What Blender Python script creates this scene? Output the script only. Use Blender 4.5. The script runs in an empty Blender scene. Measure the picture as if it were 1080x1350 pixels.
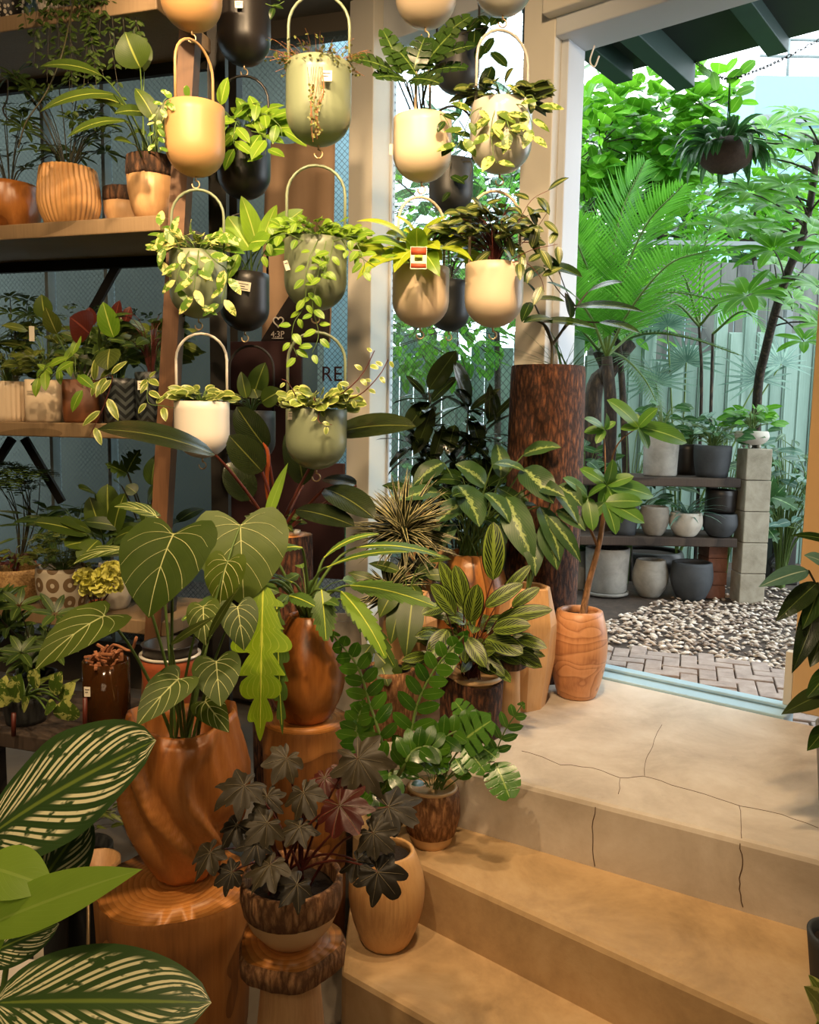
import bpy, math, random
from mathutils import Vector as V
random.seed(11)
uni = random.uniform
SC = bpy.context.scene
COL = SC.collection
PI = math.pi
Z = V((0, 0, 1))

# ------------------------------------------------------------------ survey: lens data used to measure real positions off the photograph
FPX, PIT, ROL, EYE = 1080.0, math.radians(6.2), 0.0167, V((0, 0, 0.93))
FW = V((0, math.cos(PIT), -math.sin(PIT)))
_r0, _u0 = V((1, 0, 0)), V((0, math.sin(PIT), math.cos(PIT)))
RT = _r0 * math.cos(ROL) + _u0 * math.sin(ROL)
UPV = _u0 * math.cos(ROL) - _r0 * math.sin(ROL)

def ray(x, y): return FW * FPX + RT * (x - 540) - UPV * (y - 675)
def q(x, y, Y):
    d = ray(x, y); return EYE + d * (Y / d.y)
def qz(x, y, z):
    d = ray(x, y); return EYE + d * ((z - EYE.z) / d.z)
def proj(P):
    v = V(P) - EYE; w = v.dot(FW); return 540 + FPX * v.dot(RT) / w, 675 - FPX * v.dot(UPV) / w

# ------------------------------------------------------------------ mesh builder
class MB:
    def __init__(s): s.v, s.f, s.uv, s.r, s.m, s.k, s.mi = [], [], [], [], [], .5, 0
    def add(s, vs, fs, uvs=None):
        b = len(s.v); s.v += [V(p) for p in vs]
        s.uv += list(uvs) if uvs else [(0, 0)] * len(vs)
        s.r += [s.k] * len(vs)
        s.f += [tuple(i + b for i in f) for f in fs]; s.m += [s.mi] * len(fs)
    def grid(s, rows, uvr=None, wrap=False):
        n, m = len(rows), len(rows[0]); vs = [p for r in rows for p in r]
        fs = [(i*m+j, i*m+(j+1) % m, (i+1)*m+(j+1) % m, (i+1)*m+j) for i in range(n-1) for j in range(m if wrap else m-1)]
        s.add(vs, fs, [p for r in uvr for p in r] if uvr else None)
    def tube(s, pts, r, n=6, cap=True):
        pts = [V(p) for p in pts]; N = len(pts)
        if not isinstance(r, (list, tuple)): r = [r] * N
        elif len(r) != N: r = [r[0] + (r[-1]-r[0]) * i/(N-1) for i in range(N)]
        t0 = (pts[1]-pts[0]).normalized(); a = t0.orthogonal().normalized(); rows = []
        for i in range(N):
            t = (pts[min(i+1, N-1)] - pts[max(i-1, 0)])
            t = t.normalized() if t.length > 1e-9 else t0
            a = (a - t*a.dot(t)); a = a.normalized() if a.length > 1e-6 else t.orthogonal().normalized()
            b = t.cross(a)
            rows.append([pts[i] + (a*math.cos(2*PI*j/n) + b*math.sin(2*PI*j/n)) * r[i] for j in range(n)])
        b0 = len(s.v); s.grid(rows, [[(i/(N-1), j/n) for j in range(n)] for i in range(N)], True)
        if cap:
            s.f += [tuple(b0+j for j in range(n))[::-1], tuple(b0+(N-1)*n+j for j in range(n))]; s.m += [s.mi]*2
    def lathe(s, prof, n=40, c=(0, 0, 0), mod=None, cap0=True, cap1=False, rot=0):
        c = V(c); rows, uvr = [], []
        for i, (r, z) in enumerate(prof):
            row, ur = [], []
            for j in range(n):
                a = rot + 2*PI*j/n; rr, zz, aa = r, z, a
                if mod: rr, zz, aa = mod(a, r, z, i/(len(prof)-1))
                row.append(c + V((rr*math.cos(aa), rr*math.sin(aa), zz))); ur.append((j/n, z))
            rows.append(row); uvr.append(ur)
        b0 = len(s.v); s.grid(rows, uvr, True); N = len(prof)
        if cap0: s.f.append(tuple(b0+j for j in range(n))[::-1]); s.m.append(s.mi)
        if cap1: s.f.append(tuple(b0+(N-1)*n+j for j in range(n))); s.m.append(s.mi)
    def box(s, c, size, ax=None, ay=None, az=None):
        c = V(c); ax = V(ax or (1, 0, 0)); ay = V(ay or (0, 1, 0)); az = V(az or (0, 0, 1))
        sx, sy, sz = [k/2 for k in size]
        vs = [c + ax*(sx*i) + ay*(sy*j) + az*(sz*k) for k in (-1, 1) for j in (-1, 1) for i in (-1, 1)]
        s.add(vs, [(0, 2, 3, 1), (4, 5, 7, 6), (0, 1, 5, 4), (2, 6, 7, 3), (0, 4, 6, 2), (1, 3, 7, 5)])
    def beam(s, a, b, w, h, up=Z):
        a, b = V(a), V(b); d = (b-a); L = d.length; d.normalize(); x = d.cross(V(up)).normalized(); n = x.cross(d)
        s.box((a+b)/2, (w, L, h), x, d, n)
    def prism(s, poly, z0, z1):
        n = len(poly); vs = [(x, y, z0) for x, y in poly] + [(x, y, z1) for x, y in poly]
        s.add(vs, [tuple(range(n))[::-1], tuple(range(n, 2*n))] + [(i, (i+1) % n, n+(i+1) % n, n+i) for i in range(n)])
    def ball(s, c, r, n=10, m=7, sq=(1, 1, 1), jit=0):
        c = V(c); rows = []
        for i in range(m+1):
            a = PI*i/m; rows.append([c + V((math.sin(a)*math.cos(2*PI*j/n)*sq[0], math.sin(a)*math.sin(2*PI*j/n)*sq[1], -math.cos(a)*sq[2])) * r * (1+uni(-jit, jit)) for j in range(n)])
        s.grid(rows, None, True)
    def build(s, name, mat, parent=None, smooth=True, bevel=0, label=None):
        me = bpy.data.meshes.new(name); o0 = parent_origin(parent)
        me.from_pydata([p - o0 for p in s.v], [], s.f)
        ul = me.uv_layers.new(name='UVMap'); li = [0]*len(me.loops); me.loops.foreach_get('vertex_index', li)
        ul.data.foreach_set('uv', [c for i in li for c in s.uv[i]])
        at = me.attributes.new('rnd', 'FLOAT', 'POINT'); at.data.foreach_set('value', s.r)
        for m in (mat if isinstance(mat, (list, tuple)) else [mat]): me.materials.append(m)
        me.polygons.foreach_set('material_index', s.m); me.polygons.foreach_set('use_smooth', [smooth]*len(s.f)); me.update()
        o = bpy.data.objects.new(name, me); COL.objects.link(o)
        if parent: o.parent = parent
        if bevel:
            b = o.modifiers.new('bevel', 'BEVEL'); b.width = bevel; b.segments = 2; b.limit_method = 'ANGLE'; b.harden_normals = False
        if label: o['label'] = label
        return o
def parent_origin(p):
    o = V((0, 0, 0))
    while p: o += p.location; p = p.parent
    return o
def thing(name, label, cat, loc=(0, 0, 0), group=None):
    o = bpy.data.objects.new(name, None); COL.objects.link(o); o.location = V(loc); o.empty_display_size = .05
    return tag(o, label, cat, group)
GROUPS = {'hanging_planter': 'planters hanging in front of the windows', 'garden_planter': 'planters on and under the garden rack', 'nursery_plant': 'dark nursery plants at the back of the display shelf', 'garden_shrub': 'shrubs around the garden rack and window', 'distant_tree': 'far trees behind the fences', 'floor_fern': 'grassy plants on the shop floor'}
def tag(o, label, cat, group=None, kind=None):
    group = group or GROUPS.get(o.name.split('.')[0])
    o['label'] = label; o['category'] = cat
    if group: o['group'] = group
    if kind: o['kind'] = kind
    return o
def struct(o): o['kind'] = 'structure'; return o
def bez(a, b, c, n=8):
    a, b, c = V(a), V(b), V(c); return [a*(1-t)**2 + b*2*t*(1-t) + c*t*t for t in [i/n for i in range(n+1)]]
def spline(pts, n=4):
    pts = [V(p) for p in pts]; P = [pts[0]*2-pts[1]] + pts + [pts[-1]*2-pts[-2]]; out = []
    for i in range(1, len(P)-2):
        for k in range(n):
            t = k/n; a, b, c, d = P[i-1:i+3]
            out.append((b*2 + (c-a)*t + (a*2-b*5+c*4-d)*t*t + (b*3-a-c*3+d)*t**3) * .5)
    return out + [pts[-1]]
def rdir(zlo=-1, zhi=1):
    a = uni(0, 2*PI); z = uni(zlo, zhi); r = math.sqrt(max(0, 1-z*z)); return V((r*math.cos(a), r*math.sin(a), z))

# ------------------------------------------------------------------ leaves
HEART = [(0, 0, 0), (.0, -.10, .16), (.01, -.2, .42), (.04, -.2, .72), (.1, -.06, .93), (.2, .12, 1), (.36, .34, .95), (.54, .56, .76), (.74, .77, .46), (.9, .92, .17), (1, 1, 0)]
def outline(kind, ns):
    if kind == 'heart':
        out = []
        for i in range(ns+1):
            x = i/ns*(len(HEART)-1); k = min(int(x), len(HEART)-2); f = x-k
            out.append(tuple(HEART[k][j]*(1-f)+HEART[k+1][j]*f for j in range(3)))
        return out
    a, b = {'lance': (.75, 1.05), 'ovate': (.62, .85), 'obov': (1.0, .5), 'round': (.5, .5), 'strap': (.25, .6), 'blade': (.2, 1.0), 'ell': (.6, .65), 'lobe': (.5, .9), 'serr': (.55, .75), 'mon': (.4, .55)}[kind]
    tm = a/(a+b); mx = tm**a*(1-tm)**b; out = []
    for i in range(ns+1):
        t = i/ns; w = (max(t, 0)**a)*(max(1-t, 0)**b)/mx; yo = t
        if kind == 'lobe':
            ph = t*6.5 % 1; w *= (.36+.64*math.sin(PI*ph)**.5)*(.86+.2*math.sin(t*23)) if .06 < t < .9 else .8; yo = t+.06*math.sin(PI*ph)
        if kind == 'serr':
            ph = t*9 % 1; w *= .72+.28*ph if t < .95 else 1; yo = t+.03*ph
        if kind == 'mon':
            ph = t*5 % 1; w *= .28 if (ph > .78 and .1 < t < .92) else 1; yo = t+.07
            if i == ns: yo = t
        out.append((t, yo, w))
    return out
def leaf(mb, b, d, L, W, kind='ovate', up=Z, th=.6, fold=.2, wave=0, wk=5, ns=8, na=2, vein=None, vm=1, vr=.0012):
    b = V(b); y = V(d).normalized(); x = y.cross(V(up))
    if x.length < 1e-4: x = y.orthogonal()
    x.normalize(); n = x.cross(y); k0 = mb.k; mb.k = random.random(); ph0 = uni(0, 6)
    if abs(th) < 1e-3: th = 1e-3
    def D(px, py, lift=0):
        f = th*py/L; c = y*(L/th*math.sin(f)) - n*(L/th*(1-math.cos(f))); nn = y*math.sin(f)+n*math.cos(f)
        s = abs(px)/(W*.5)
        return b + c + x*px*(1-fold*.3) + nn*(fold*abs(px) - fold*.5*abs(px)*s + wave*W*s*s*math.sin(wk*2*PI*py/L+ph0+(1 if px > 0 else 0)) + lift)
    rows, uvr = [], []
    for (tm, yo, w) in outline(kind, ns):
        row, ur = [], []
        for j in range(-na, na+1):
            s = j/na; a = abs(s); row.append(D(s*w*W*.5, (tm*(1-a)+yo*a)*L)); ur.append((tm*(1-a)+yo*a, s))
        rows.append(row); uvr.append(ur)
    mb.grid(rows, uvr)
    if vein:
        m0 = mb.mi; mb.mi = vm
        for path, rr in vein: mb.tube([D(p.x*W*.5, p.y*L, vr*.3) for p in spline([V((a_, b_, 0)) for a_, b_ in path], 3)], [vr*rr, vr*rr*.35], 4, False)
        mb.mi = m0
    mb.k = k0
    return D
def leafbt(mb, b, t, W, kind='ovate', up=V((0, -.6, .8)), th=.6, **kw):
    b, t = V(b), V(t); c = t-b; C = c.length; c.normalize(); x = c.cross(V(up))
    if x.length < 1e-4: x = c.orthogonal()
    x.normalize(); n = x.cross(c); h = th/2 if abs(th) > 1e-3 else 1e-3
    return leaf(mb, b, c*math.cos(h)+n*math.sin(h), C*h/math.sin(h), W, kind, n*math.cos(h)-c*math.sin(h), th, **kw)
def starleaf(mb, b, d, R, up=Z, lobes=6, depth=.4, cup=.25, n=84, vm=None):
    b = V(b); y = V(d).normalized(); x = y.cross(V(up)).normalized(); nn = x.cross(y); k0 = mb.k; mb.k = random.random()
    TB = [(0, 1.0), (11, .8), (17, .82), (27, .6), (38, .8), (50, .95), (60, .74), (70, .72), (80, .56), (92, .74), (103, .82), (113, .6), (124, .56), (134, .44), (148, .58), (160, .5), (170, .3), (180, .1)]
    jt = [uni(.88, 1.12) for _ in range(40)]; sk = uni(-.12, .12)
    def P(a, r): # a=0 along d; r 0..1
        dg = abs(math.degrees(a)); k = max(i for i in range(len(TB)-1) if TB[i][0] <= dg); f = (dg-TB[k][0])/(TB[k+1][0]-TB[k][0]); o = 18 if a > 0 else 0
        rad = TB[k][1]*jt[k+o if k else 0]*(1-f)+TB[k+1][1]*jt[k+1+o]*f
        rr = R*rad*r; return b + y*(math.cos(a)*rr*1.05+sk*rr*math.sin(a)) + x*(math.sin(a)*rr) + nn*(-cup*rr*rr/R + .035*R*r*math.cos(a*7+jt[3]*9) + .03*R*math.sin(rr/R*14+jt[5]*20)*r)
    rows = []
    for i in range(5): rows.append([P(-PI*.93+1.86*PI*j/n, .02+.98*i/4) for j in range(n+1)])
    mb.grid(rows, [[(i/4, ((j/n*1.86-.93)*lobes*.5) % 1) for j in range(n+1)] for i in range(5)])
    if vm is not None:
        m0 = mb.mi; mb.mi = vm
        for a in (0, .87, -.87, 1.75, -1.75, 2.6, -2.6):
            if abs(a) < PI*.93: mb.tube([P(a, r)+nn*.0006 for r in (.02, .3, .6, .9)], [.0008, .0003], 4, False)
        mb.mi = m0
    mb.k = k0
def palmate(mb, hub, axis, nl, L, W, spread=1.15, kind='ell', th=.5, sm=None, a0=None, ns=6, full=True, fold=.25):
    axis = V(axis).normalized(); e1 = axis.orthogonal().normalized(); e2 = axis.cross(e1); a0 = uni(0, 6) if a0 is None else a0
    for i in range(nl):
        a = a0+2*PI*i/nl+uni(-.12, .12); d = axis*math.cos(spread)+(e1*math.cos(a)+e2*math.sin(a))*math.sin(spread)
        l = L*uni(.8, 1.05); leaf(mb, V(hub)+d*l*.08, d, l, W*uni(.85, 1.1), kind, axis, th*uni(.7, 1.3), fold, ns=ns)
def frond(mb, pts, n, L, W, ang=.9, drop=.35, t0=.12, up=Z, kind='blade', th=.35, both=True, sm=None, vee=.25, ns=4):
    pts = spline(pts, 6); N = len(pts)-1
    for i in range(n):
        t = t0+(1-t0)*i/(n-1); k = min(int(t*N), N-1); p = pts[k].lerp(pts[k+1], t*N-k); tg = (pts[k+1]-pts[k]).normalized()
        s = tg.cross(V(up)).normalized(); nn = s.cross(tg); l = L*(math.sin(PI*min(1, .12+t*.86))**.6)*uni(.9, 1.1)
        for sg in ((-1, 1) if both else (1,)):
            d = tg*math.cos(ang)+s*sg*math.sin(ang)+nn*vee
            leaf(mb, p, d, l, W, kind, nn, th+drop*uni(0, .8), .1, ns=ns, na=1)
# ------------------------------------------------------------------ materials (all procedural)
class NT:
    def __init__(s, name):
        s.mat = bpy.data.materials.new(name); s.mat.use_nodes = True; s.nt = s.mat.node_tree; s.nt.nodes.clear()
        s.out = s.nt.nodes.new('ShaderNodeOutputMaterial')
    def n(s, t, props=None, **kw):
        nd = s.nt.nodes.new('ShaderNode'+t)
        for k, v in (props or {}).items(): setattr(nd, k, v)
        for k, v in kw.items():
            k = int(k[1:]) if k[0] == '_' else k.replace('__', ' '); s.put(nd.inputs[k], v)
        return nd
    def put(s, sock, v):
        if hasattr(v, 'links') or isinstance(v, bpy.types.NodeSocket): s.nt.links.new(v, sock)
        else:
            if sock.type == 'RGBA' and len(v) == 3: v = (*v, 1)
            sock.default_value = v
    def m(s, op, a, b=0.0, clamp=False):
        nd = s.n('Math', {'operation': op, 'use_clamp': clamp}, _0=a, _1=b); return nd.outputs[0]
    def mix(s, f, a, b):
        nd = s.n('Mix', {'data_type': 'RGBA'}); s.put(nd.inputs[0], f); s.put(nd.inputs[6], a); s.put(nd.inputs[7], b); return nd.outputs[2]
    def ramp(s, f, stops, interp='LINEAR'):
        nd = s.n('ValToRGB', Fac=f); cr = nd.color_ramp; cr.interpolation = interp
        while len(cr.elements) < len(stops): cr.elements.new(.5)
        for e, (p, c) in zip(cr.elements, stops): e.position = p; e.color = (*c, 1) if not isinstance(c, (int, float)) else (c, c, c, 1)
        return nd.outputs[0]
    def obj(s, scale=(1, 1, 1), which='Object', rot=(0, 0, 0)):
        tc = s.n('TexCoord'); mp = s.n('Mapping', Vector=tc.outputs[which], Scale=scale, Rotation=rot); return mp.outputs[0]
    def noise(s, vec, scale, detail=4, rough=.55, dist=0):
        return s.n('TexNoise', Vector=vec, Scale=scale, Detail=detail, Roughness=rough, Distortion=dist).outputs[0]
    def bump(s, h, strength=.3, dist=.01):
        return s.n('Bump', Strength=strength, Distance=dist, Height=h).outputs[0]
    def bsdf(s, col, rough=.5, normal=None, metal=0., **kw):
        nd = s.n('BsdfPrincipled', Roughness=rough, Metallic=metal, **{'Base__Color': col}, **kw)
        if normal is not None: s.put(nd.inputs['Normal'], normal)
        return nd.outputs[0]
    def done(s, sh): s.put(s.out.inputs[0], sh); return s.mat
def srgb(r, g, b): return tuple(((c/255)/12.92 if c/255 <= .04045 else ((c/255+.055)/1.055)**2.4) for c in (r, g, b))
def plain(name, col, rough=.5, metal=0., var=.15, sc=14, bump=.05, **kw):
    s = NT(name); v = s.obj(); f = s.noise(v, sc); c = s.mix(s.m('MULTIPLY', f, 1.), tuple(x*(1-var) for x in col), tuple(min(1, x*(1+var)) for x in col))
    return s.done(s.bsdf(c, rough, s.bump(f, bump, .003) if bump else None, metal, **kw))
def wood(name, dark, mid, light, sc=5., stretch=(1, 1, .25), dist=6., rough=.42, bump=.12, rings=False, lines=.7):
    s = NT(name); v = s.obj(stretch)
    if rings:
        sp = s.n('SeparateXYZ', Vector=s.obj()); rr = s.m('SQRT', s.m('ADD', s.m('MULTIPLY', sp.outputs[0], sp.outputs[0]), s.m('MULTIPLY', sp.outputs[1], sp.outputs[1])))
        k = s.m('ADD', s.m('MULTIPLY', rr, sc*9.), s.m('MULTIPLY', s.noise(s.obj(), 7., 2), dist*.7))
    else: k = s.m('MULTIPLY', s.noise(v, sc*.55, 1.5, .45, .5), dist*2.4)
    fr = s.m('FRACT', k); ln = s.m('DIVIDE', s.m('SUBTRACT', s.m('ABSOLUTE', s.m('SUBTRACT', fr, .5)), .38), .12, True)
    fib = s.noise(s.obj((90, 90, 5) if not rings else (60, 60, 60)), 1.4, 4, .65); big = s.noise(v, 2.6, 3)
    f = s.m('ADD', s.m('MULTIPLY', fr, .35), s.m('ADD', s.m('MULTIPLY', fib, .4), s.m('MULTIPLY', big, .35)))
    c = s.ramp(f, [(.22, dark), (.5, mid), (.85, light)]); c = s.mix(s.m('MULTIPLY', ln, lines), c, dark)
    return s.done(s.bsdf(c, rough, s.bump(s.m('SUBTRACT', fib, s.m('MULTIPLY', ln, .5)), bump, .002)))
def bark(name, dark, mid, light, sc=1., bump=.9):
    s = NT(name); v = s.obj((46*sc, 46*sc, 13*sc)); a = s.noise(v, 1.5, 7, .8, .5)
    vo = s.n('TexVoronoi', {'feature': 'DISTANCE_TO_EDGE'}, Vector=v, Scale=1.1).outputs[0]
    f = s.m('ADD', s.m('MULTIPLY', a, .7), s.m('MULTIPLY', vo, .5)); c = s.ramp(f, [(.36, dark), (.52, mid), (.72, light)])
    return s.done(s.bsdf(c, .8, s.bump(f, bump, .012)))
def concrete(name, c1, c2, c3, sc=1., rough=.7, bump=.2):
    s = NT(name); v = s.obj(); a = s.noise(v, 3.2*sc, 6, .65, .4); b = s.noise(v, 60*sc, 3); d = s.noise(v, 11*sc, 5, .7)
    c = s.ramp(a, [(.3, c1), (.52, c2), (.75, c3)]); sp = s.m('MULTIPLY', s.m('SUBTRACT', d, .6, True), 3., True)
    c = s.mix(s.m('MULTIPLY', sp, .5), c, tuple(x*.55 for x in c1)); c = s.mix(s.m('MULTIPLY', b, .18), c, c3)
    return s.done(s.bsdf(c, s.m('ADD', s.m('MULTIPLY', a, .25), rough-.12), s.bump(s.m('ADD', b, d), bump, .002)))
def leafmat(name, base, base2, vein, pat='vein', nv=9, k=.5, tr=.2, rough=.38, mid=.07, vs=.5, tcol=None, spec=.4):
    s = NT(name); uv = s.n('UVMap').outputs[0]; sp = s.n('SeparateXYZ', Vector=uv); t = sp.outputs[0]; a = s.m('ABSOLUTE', sp.outputs[1])
    r = s.n('Attribute', {'attribute_name': 'rnd'}).outputs['Fac']; ob = s.obj(); nz = s.noise(ob, 30, 3)
    c = s.mix(s.m('ADD', s.m('MULTIPLY', r, .75), s.m('MULTIPLY', s.m('SUBTRACT', nz, .4), .6), True), base, base2)
    fr = s.m('FRACT', s.m('SUBTRACT', s.m('MULTIPLY', t, float(nv)), s.m('MULTIPLY', a, nv*k))); dd = s.m('ABSOLUTE', s.m('SUBTRACT', fr, .5))
    def lt(x, w, soft=.03): return s.m('DIVIDE', s.m('SUBTRACT', w, x), soft, True)
    line = s.m('DIVIDE', s.m('SUBTRACT', dd, .43), .05, True); md = lt(a, mid)
    h = s.m('MAXIMUM', line, md)
    if pat == 'vein': c = s.mix(s.m('MAXIMUM', md, s.m('MULTIPLY', line, vs)), c, vein)
    elif pat == 'stripe':
        pr = s.m('MAXIMUM', lt(s.m('ABSOLUTE', s.m('SUBTRACT', fr, .28)), .125), lt(s.m('ABSOLUTE', s.m('SUBTRACT', fr, .66)), .12))
        n2 = s.noise(s.n('Mapping', Vector=uv, Scale=(5, 2.2, 1)).outputs[0], 1.7, 3, .6); ok = s.m('MULTIPLY', lt(s.m('ABSOLUTE', s.m('SUBTRACT', a, .5)), .36, .1), s.m('DIVIDE', s.m('SUBTRACT', n2, .38), .08, True))
        c = s.mix(s.m('MULTIPLY', pr, ok), c, vein); c = s.mix(s.m('MULTIPLY', md, .5), c, srgb(150, 170, 70))
    elif pat == 'rattle':
        n2 = s.m('MULTIPLY', s.noise(uv, 6, 2), .25); bl = s.m('MULTIPLY', lt(s.m('ABSOLUTE', s.m('SUBTRACT', fr, .5)), .36), lt(s.m('ABSOLUTE', s.m('SUBTRACT', a, .44)), s.m('ADD', n2, .2), .06))
        c = s.mix(bl, vein, c); c = s.mix(lt(s.m('SUBTRACT', 1., a), .13), c, base)
    elif pat == 'agla':
        n2 = s.noise(s.n('Mapping', Vector=uv, Scale=(9, 3, 1)).outputs[0], 1.5, 4, .7); w = s.m('MULTIPLY', s.m('SUBTRACT', n2, .36), 1.1)
        w = s.m('ADD', w, s.m('MULTIPLY', line, .12)); c = s.mix(lt(a, w, .08), c, vein); c = s.mix(s.m('MULTIPLY', line, .25), c, vein)
    elif pat == 'marg':
        n2 = s.m('MULTIPLY', s.noise(ob, 45, 2), .8); c = s.mix(lt(s.m('SUBTRACT', 1.05, a), n2, .08), c, vein); c = s.mix(s.m('MULTIPLY', md, .4), c, vein)
    elif pat == 'band': c = s.mix(lt(a, .38, .1), c, vein); c = s.mix(lt(a, .1), c, base)
    elif pat == 'var':
        n2 = s.noise(ob, 38, 3, .6, .8); c = s.mix(s.m('DIVIDE', s.m('SUBTRACT', n2, .5), .05, True), c, vein); c = s.mix(s.m('MULTIPLY', md, .5), c, base2)
    p = s.bsdf(c, rough, s.bump(s.m('SUBTRACT', 1., h), .15, .001), **{'Specular__IOR__Level': spec})
    if tr:
        tl = s.n('BsdfTranslucent', Color=s.mix(.5, c, tcol or base2)).outputs[0]; ms = s.n('MixShader', Fac=tr); s.put(ms.inputs[1], p); s.put(ms.inputs[2], tl); p = ms.outputs[0]
    return s.done(p)
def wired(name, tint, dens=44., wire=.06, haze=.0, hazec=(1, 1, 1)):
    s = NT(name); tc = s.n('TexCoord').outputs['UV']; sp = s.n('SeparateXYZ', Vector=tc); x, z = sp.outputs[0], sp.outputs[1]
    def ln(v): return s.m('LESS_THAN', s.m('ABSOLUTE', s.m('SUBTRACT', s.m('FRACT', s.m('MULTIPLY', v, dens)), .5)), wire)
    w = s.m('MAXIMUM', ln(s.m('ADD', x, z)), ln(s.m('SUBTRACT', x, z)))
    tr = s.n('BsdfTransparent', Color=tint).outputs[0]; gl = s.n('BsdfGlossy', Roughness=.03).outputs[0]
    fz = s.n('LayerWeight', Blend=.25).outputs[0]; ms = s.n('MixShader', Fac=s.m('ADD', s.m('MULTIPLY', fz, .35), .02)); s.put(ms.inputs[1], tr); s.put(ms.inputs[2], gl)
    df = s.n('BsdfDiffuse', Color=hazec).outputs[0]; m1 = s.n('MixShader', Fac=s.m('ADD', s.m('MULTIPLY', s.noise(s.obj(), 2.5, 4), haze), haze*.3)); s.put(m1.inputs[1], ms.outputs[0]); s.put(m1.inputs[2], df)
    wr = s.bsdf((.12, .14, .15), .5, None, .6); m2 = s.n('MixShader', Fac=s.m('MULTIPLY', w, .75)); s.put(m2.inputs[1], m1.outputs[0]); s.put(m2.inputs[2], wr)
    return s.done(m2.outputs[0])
m = {}
m['paint'] = plain('painted timber', srgb(214, 208, 194), .55, var=.06, sc=5, bump=.03)
m['paint2'] = plain('painted frame', srgb(196, 200, 205), .5, var=.06, sc=5, bump=.03)
m['ceil'] = plain('ceiling paint', srgb(110, 100, 86), .8)
m['plaster'] = plain('shop plaster', srgb(88, 80, 70), .9, sc=4)
m['step'] = concrete('step concrete', srgb(148, 120, 82), srgb(188, 156, 112), srgb(210, 182, 140), 1.3)
m['land'] = concrete('landing concrete', srgb(172, 158, 140), srgb(200, 188, 172), srgb(220, 212, 200), 1.2)
m['sill'] = plain('sill paint', srgb(168, 200, 216), .35, var=.05)
m['crack'] = plain('crack', srgb(92, 70, 50), .9)
m['floor'] = concrete('shop floor', srgb(92, 84, 74), srgb(110, 100, 88), srgb(126, 116, 100))
m['shelf'] = wood('shelf timber', srgb(104, 84, 58), srgb(134, 110, 80), srgb(158, 132, 100), 3, (.2, 1, 1), 2, .6, lines=.25)
m['post'] = wood('post timber', srgb(74, 48, 28), srgb(104, 70, 42), srgb(124, 86, 54), 3, (1, 1, .2), 4, .6)
m['iron'] = plain('dark iron', srgb(36, 32, 28), .6, .3)
m['honey'] = wood('honey wood', srgb(92, 50, 16), srgb(158, 94, 40), srgb(198, 132, 66), 4, (1, 1, .22), 3, .42, lines=.65)
m['amber'] = wood('amber wood', srgb(88, 46, 14), srgb(152, 90, 38), srgb(190, 124, 60), 5, (1, 1, .3), 3, .3, lines=.6)
m['stump'] = wood('stump wood', srgb(80, 46, 18), srgb(132, 84, 40), srgb(170, 116, 62), 7, (1, 1, 1.1), 2.2, .45, lines=.3)
m['cut'] = wood('cut wood', srgb(158, 92, 36), srgb(198, 128, 60), srgb(218, 154, 84), 9, (1, 1, .2), 2.5, .4, rings=True, lines=.45)
m['jamb'] = plain('pine jamb', srgb(214, 176, 124), .5, var=.08, sc=6)
m['gold'] = plain('golden ribbed wood', srgb(204, 152, 92), .5, var=.15, sc=30)
m['pale'] = wood('pale wood', srgb(172, 120, 72), srgb(212, 166, 114), srgb(228, 188, 140), 3, (1, 1, .2), 2, .45, lines=.3)
m['tan'] = wood('tan urn wood', srgb(150, 92, 54), srgb(200, 140, 94), srgb(216, 160, 114), 8, (1, 1, 2.6), 3.6, .4, lines=.6)
m['egg'] = wood('egg wood', srgb(150, 98, 52), srgb(206, 160, 104), srgb(220, 178, 124), 4, (1, 1, .8), 2., .4, lines=.5)
m['rosy'] = wood('striped wood', srgb(70, 36, 14), srgb(164, 102, 48), srgb(200, 140, 76), 5, (1, 1, .8), 5, .3, lines=.9)
m['bowlw'] = plain('smooth cream wood', srgb(222, 182, 132), .45, var=.06)
m['bark'] = bark('bark', srgb(52, 34, 22), srgb(112, 76, 50), srgb(168, 124, 86))
m['barkr'] = bark('red bark', srgb(50, 26, 15), srgb(122, 74, 45), srgb(186, 132, 92), 1.25, 1.)
m['barkf'] = bark('fine bark', srgb(64, 40, 24), srgb(134, 90, 54), srgb(190, 140, 94), 1.3)
m['bark_lit'] = bark('bark with light added', srgb(112, 74, 44), srgb(176, 128, 84), srgb(216, 172, 126), 1.5, .5)  # lighter copy of bark, light put into the colour for rims under leaves
m['cream'] = plain('cream enamel', srgb(216, 194, 164), .38, var=.04, bump=0)
m['tanpot'] = plain('mustard enamel', srgb(194, 150, 98), .4, var=.05, bump=0)
m['sage'] = plain('sage enamel', srgb(126, 135, 106), .36, var=.05, bump=0)
m['white'] = plain('white enamel', srgb(232, 222, 208), .36, var=.03, bump=0)
m['black'] = plain('black enamel', srgb(34, 30, 28), .38, var=.1, bump=0)
m['dkgrey'] = plain('dark grey enamel', srgb(52, 54, 54), .45, var=.1, bump=0)
m['pearl'] = plain('pearl enamel', srgb(206, 200, 188), .2, var=.03, bump=0)
m['brass'] = plain('hook metal', srgb(190, 160, 118), .35, .6, bump=0)
m['soil'] = concrete('potting soil', srgb(20, 14, 9), srgb(38, 27, 18), srgb(58, 43, 30), 6, .95, 1.)
m['paper'] = plain('paper tag', srgb(236, 226, 206), .6, var=.02, bump=0)
m['ink'] = plain('ink', srgb(70, 62, 58), .6, bump=0)
m['inkr'] = plain('red ink', srgb(190, 80, 44), .6, bump=0)
m['maroon'] = plain('maroon lettering', srgb(84, 40, 40), .6, bump=0)
m['terra'] = plain('terracotta', srgb(172, 86, 46), .7)
m['cgrey'] = concrete('grey planter', srgb(120, 118, 112), srgb(146, 143, 136), srgb(166, 162, 154), 3)
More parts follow.
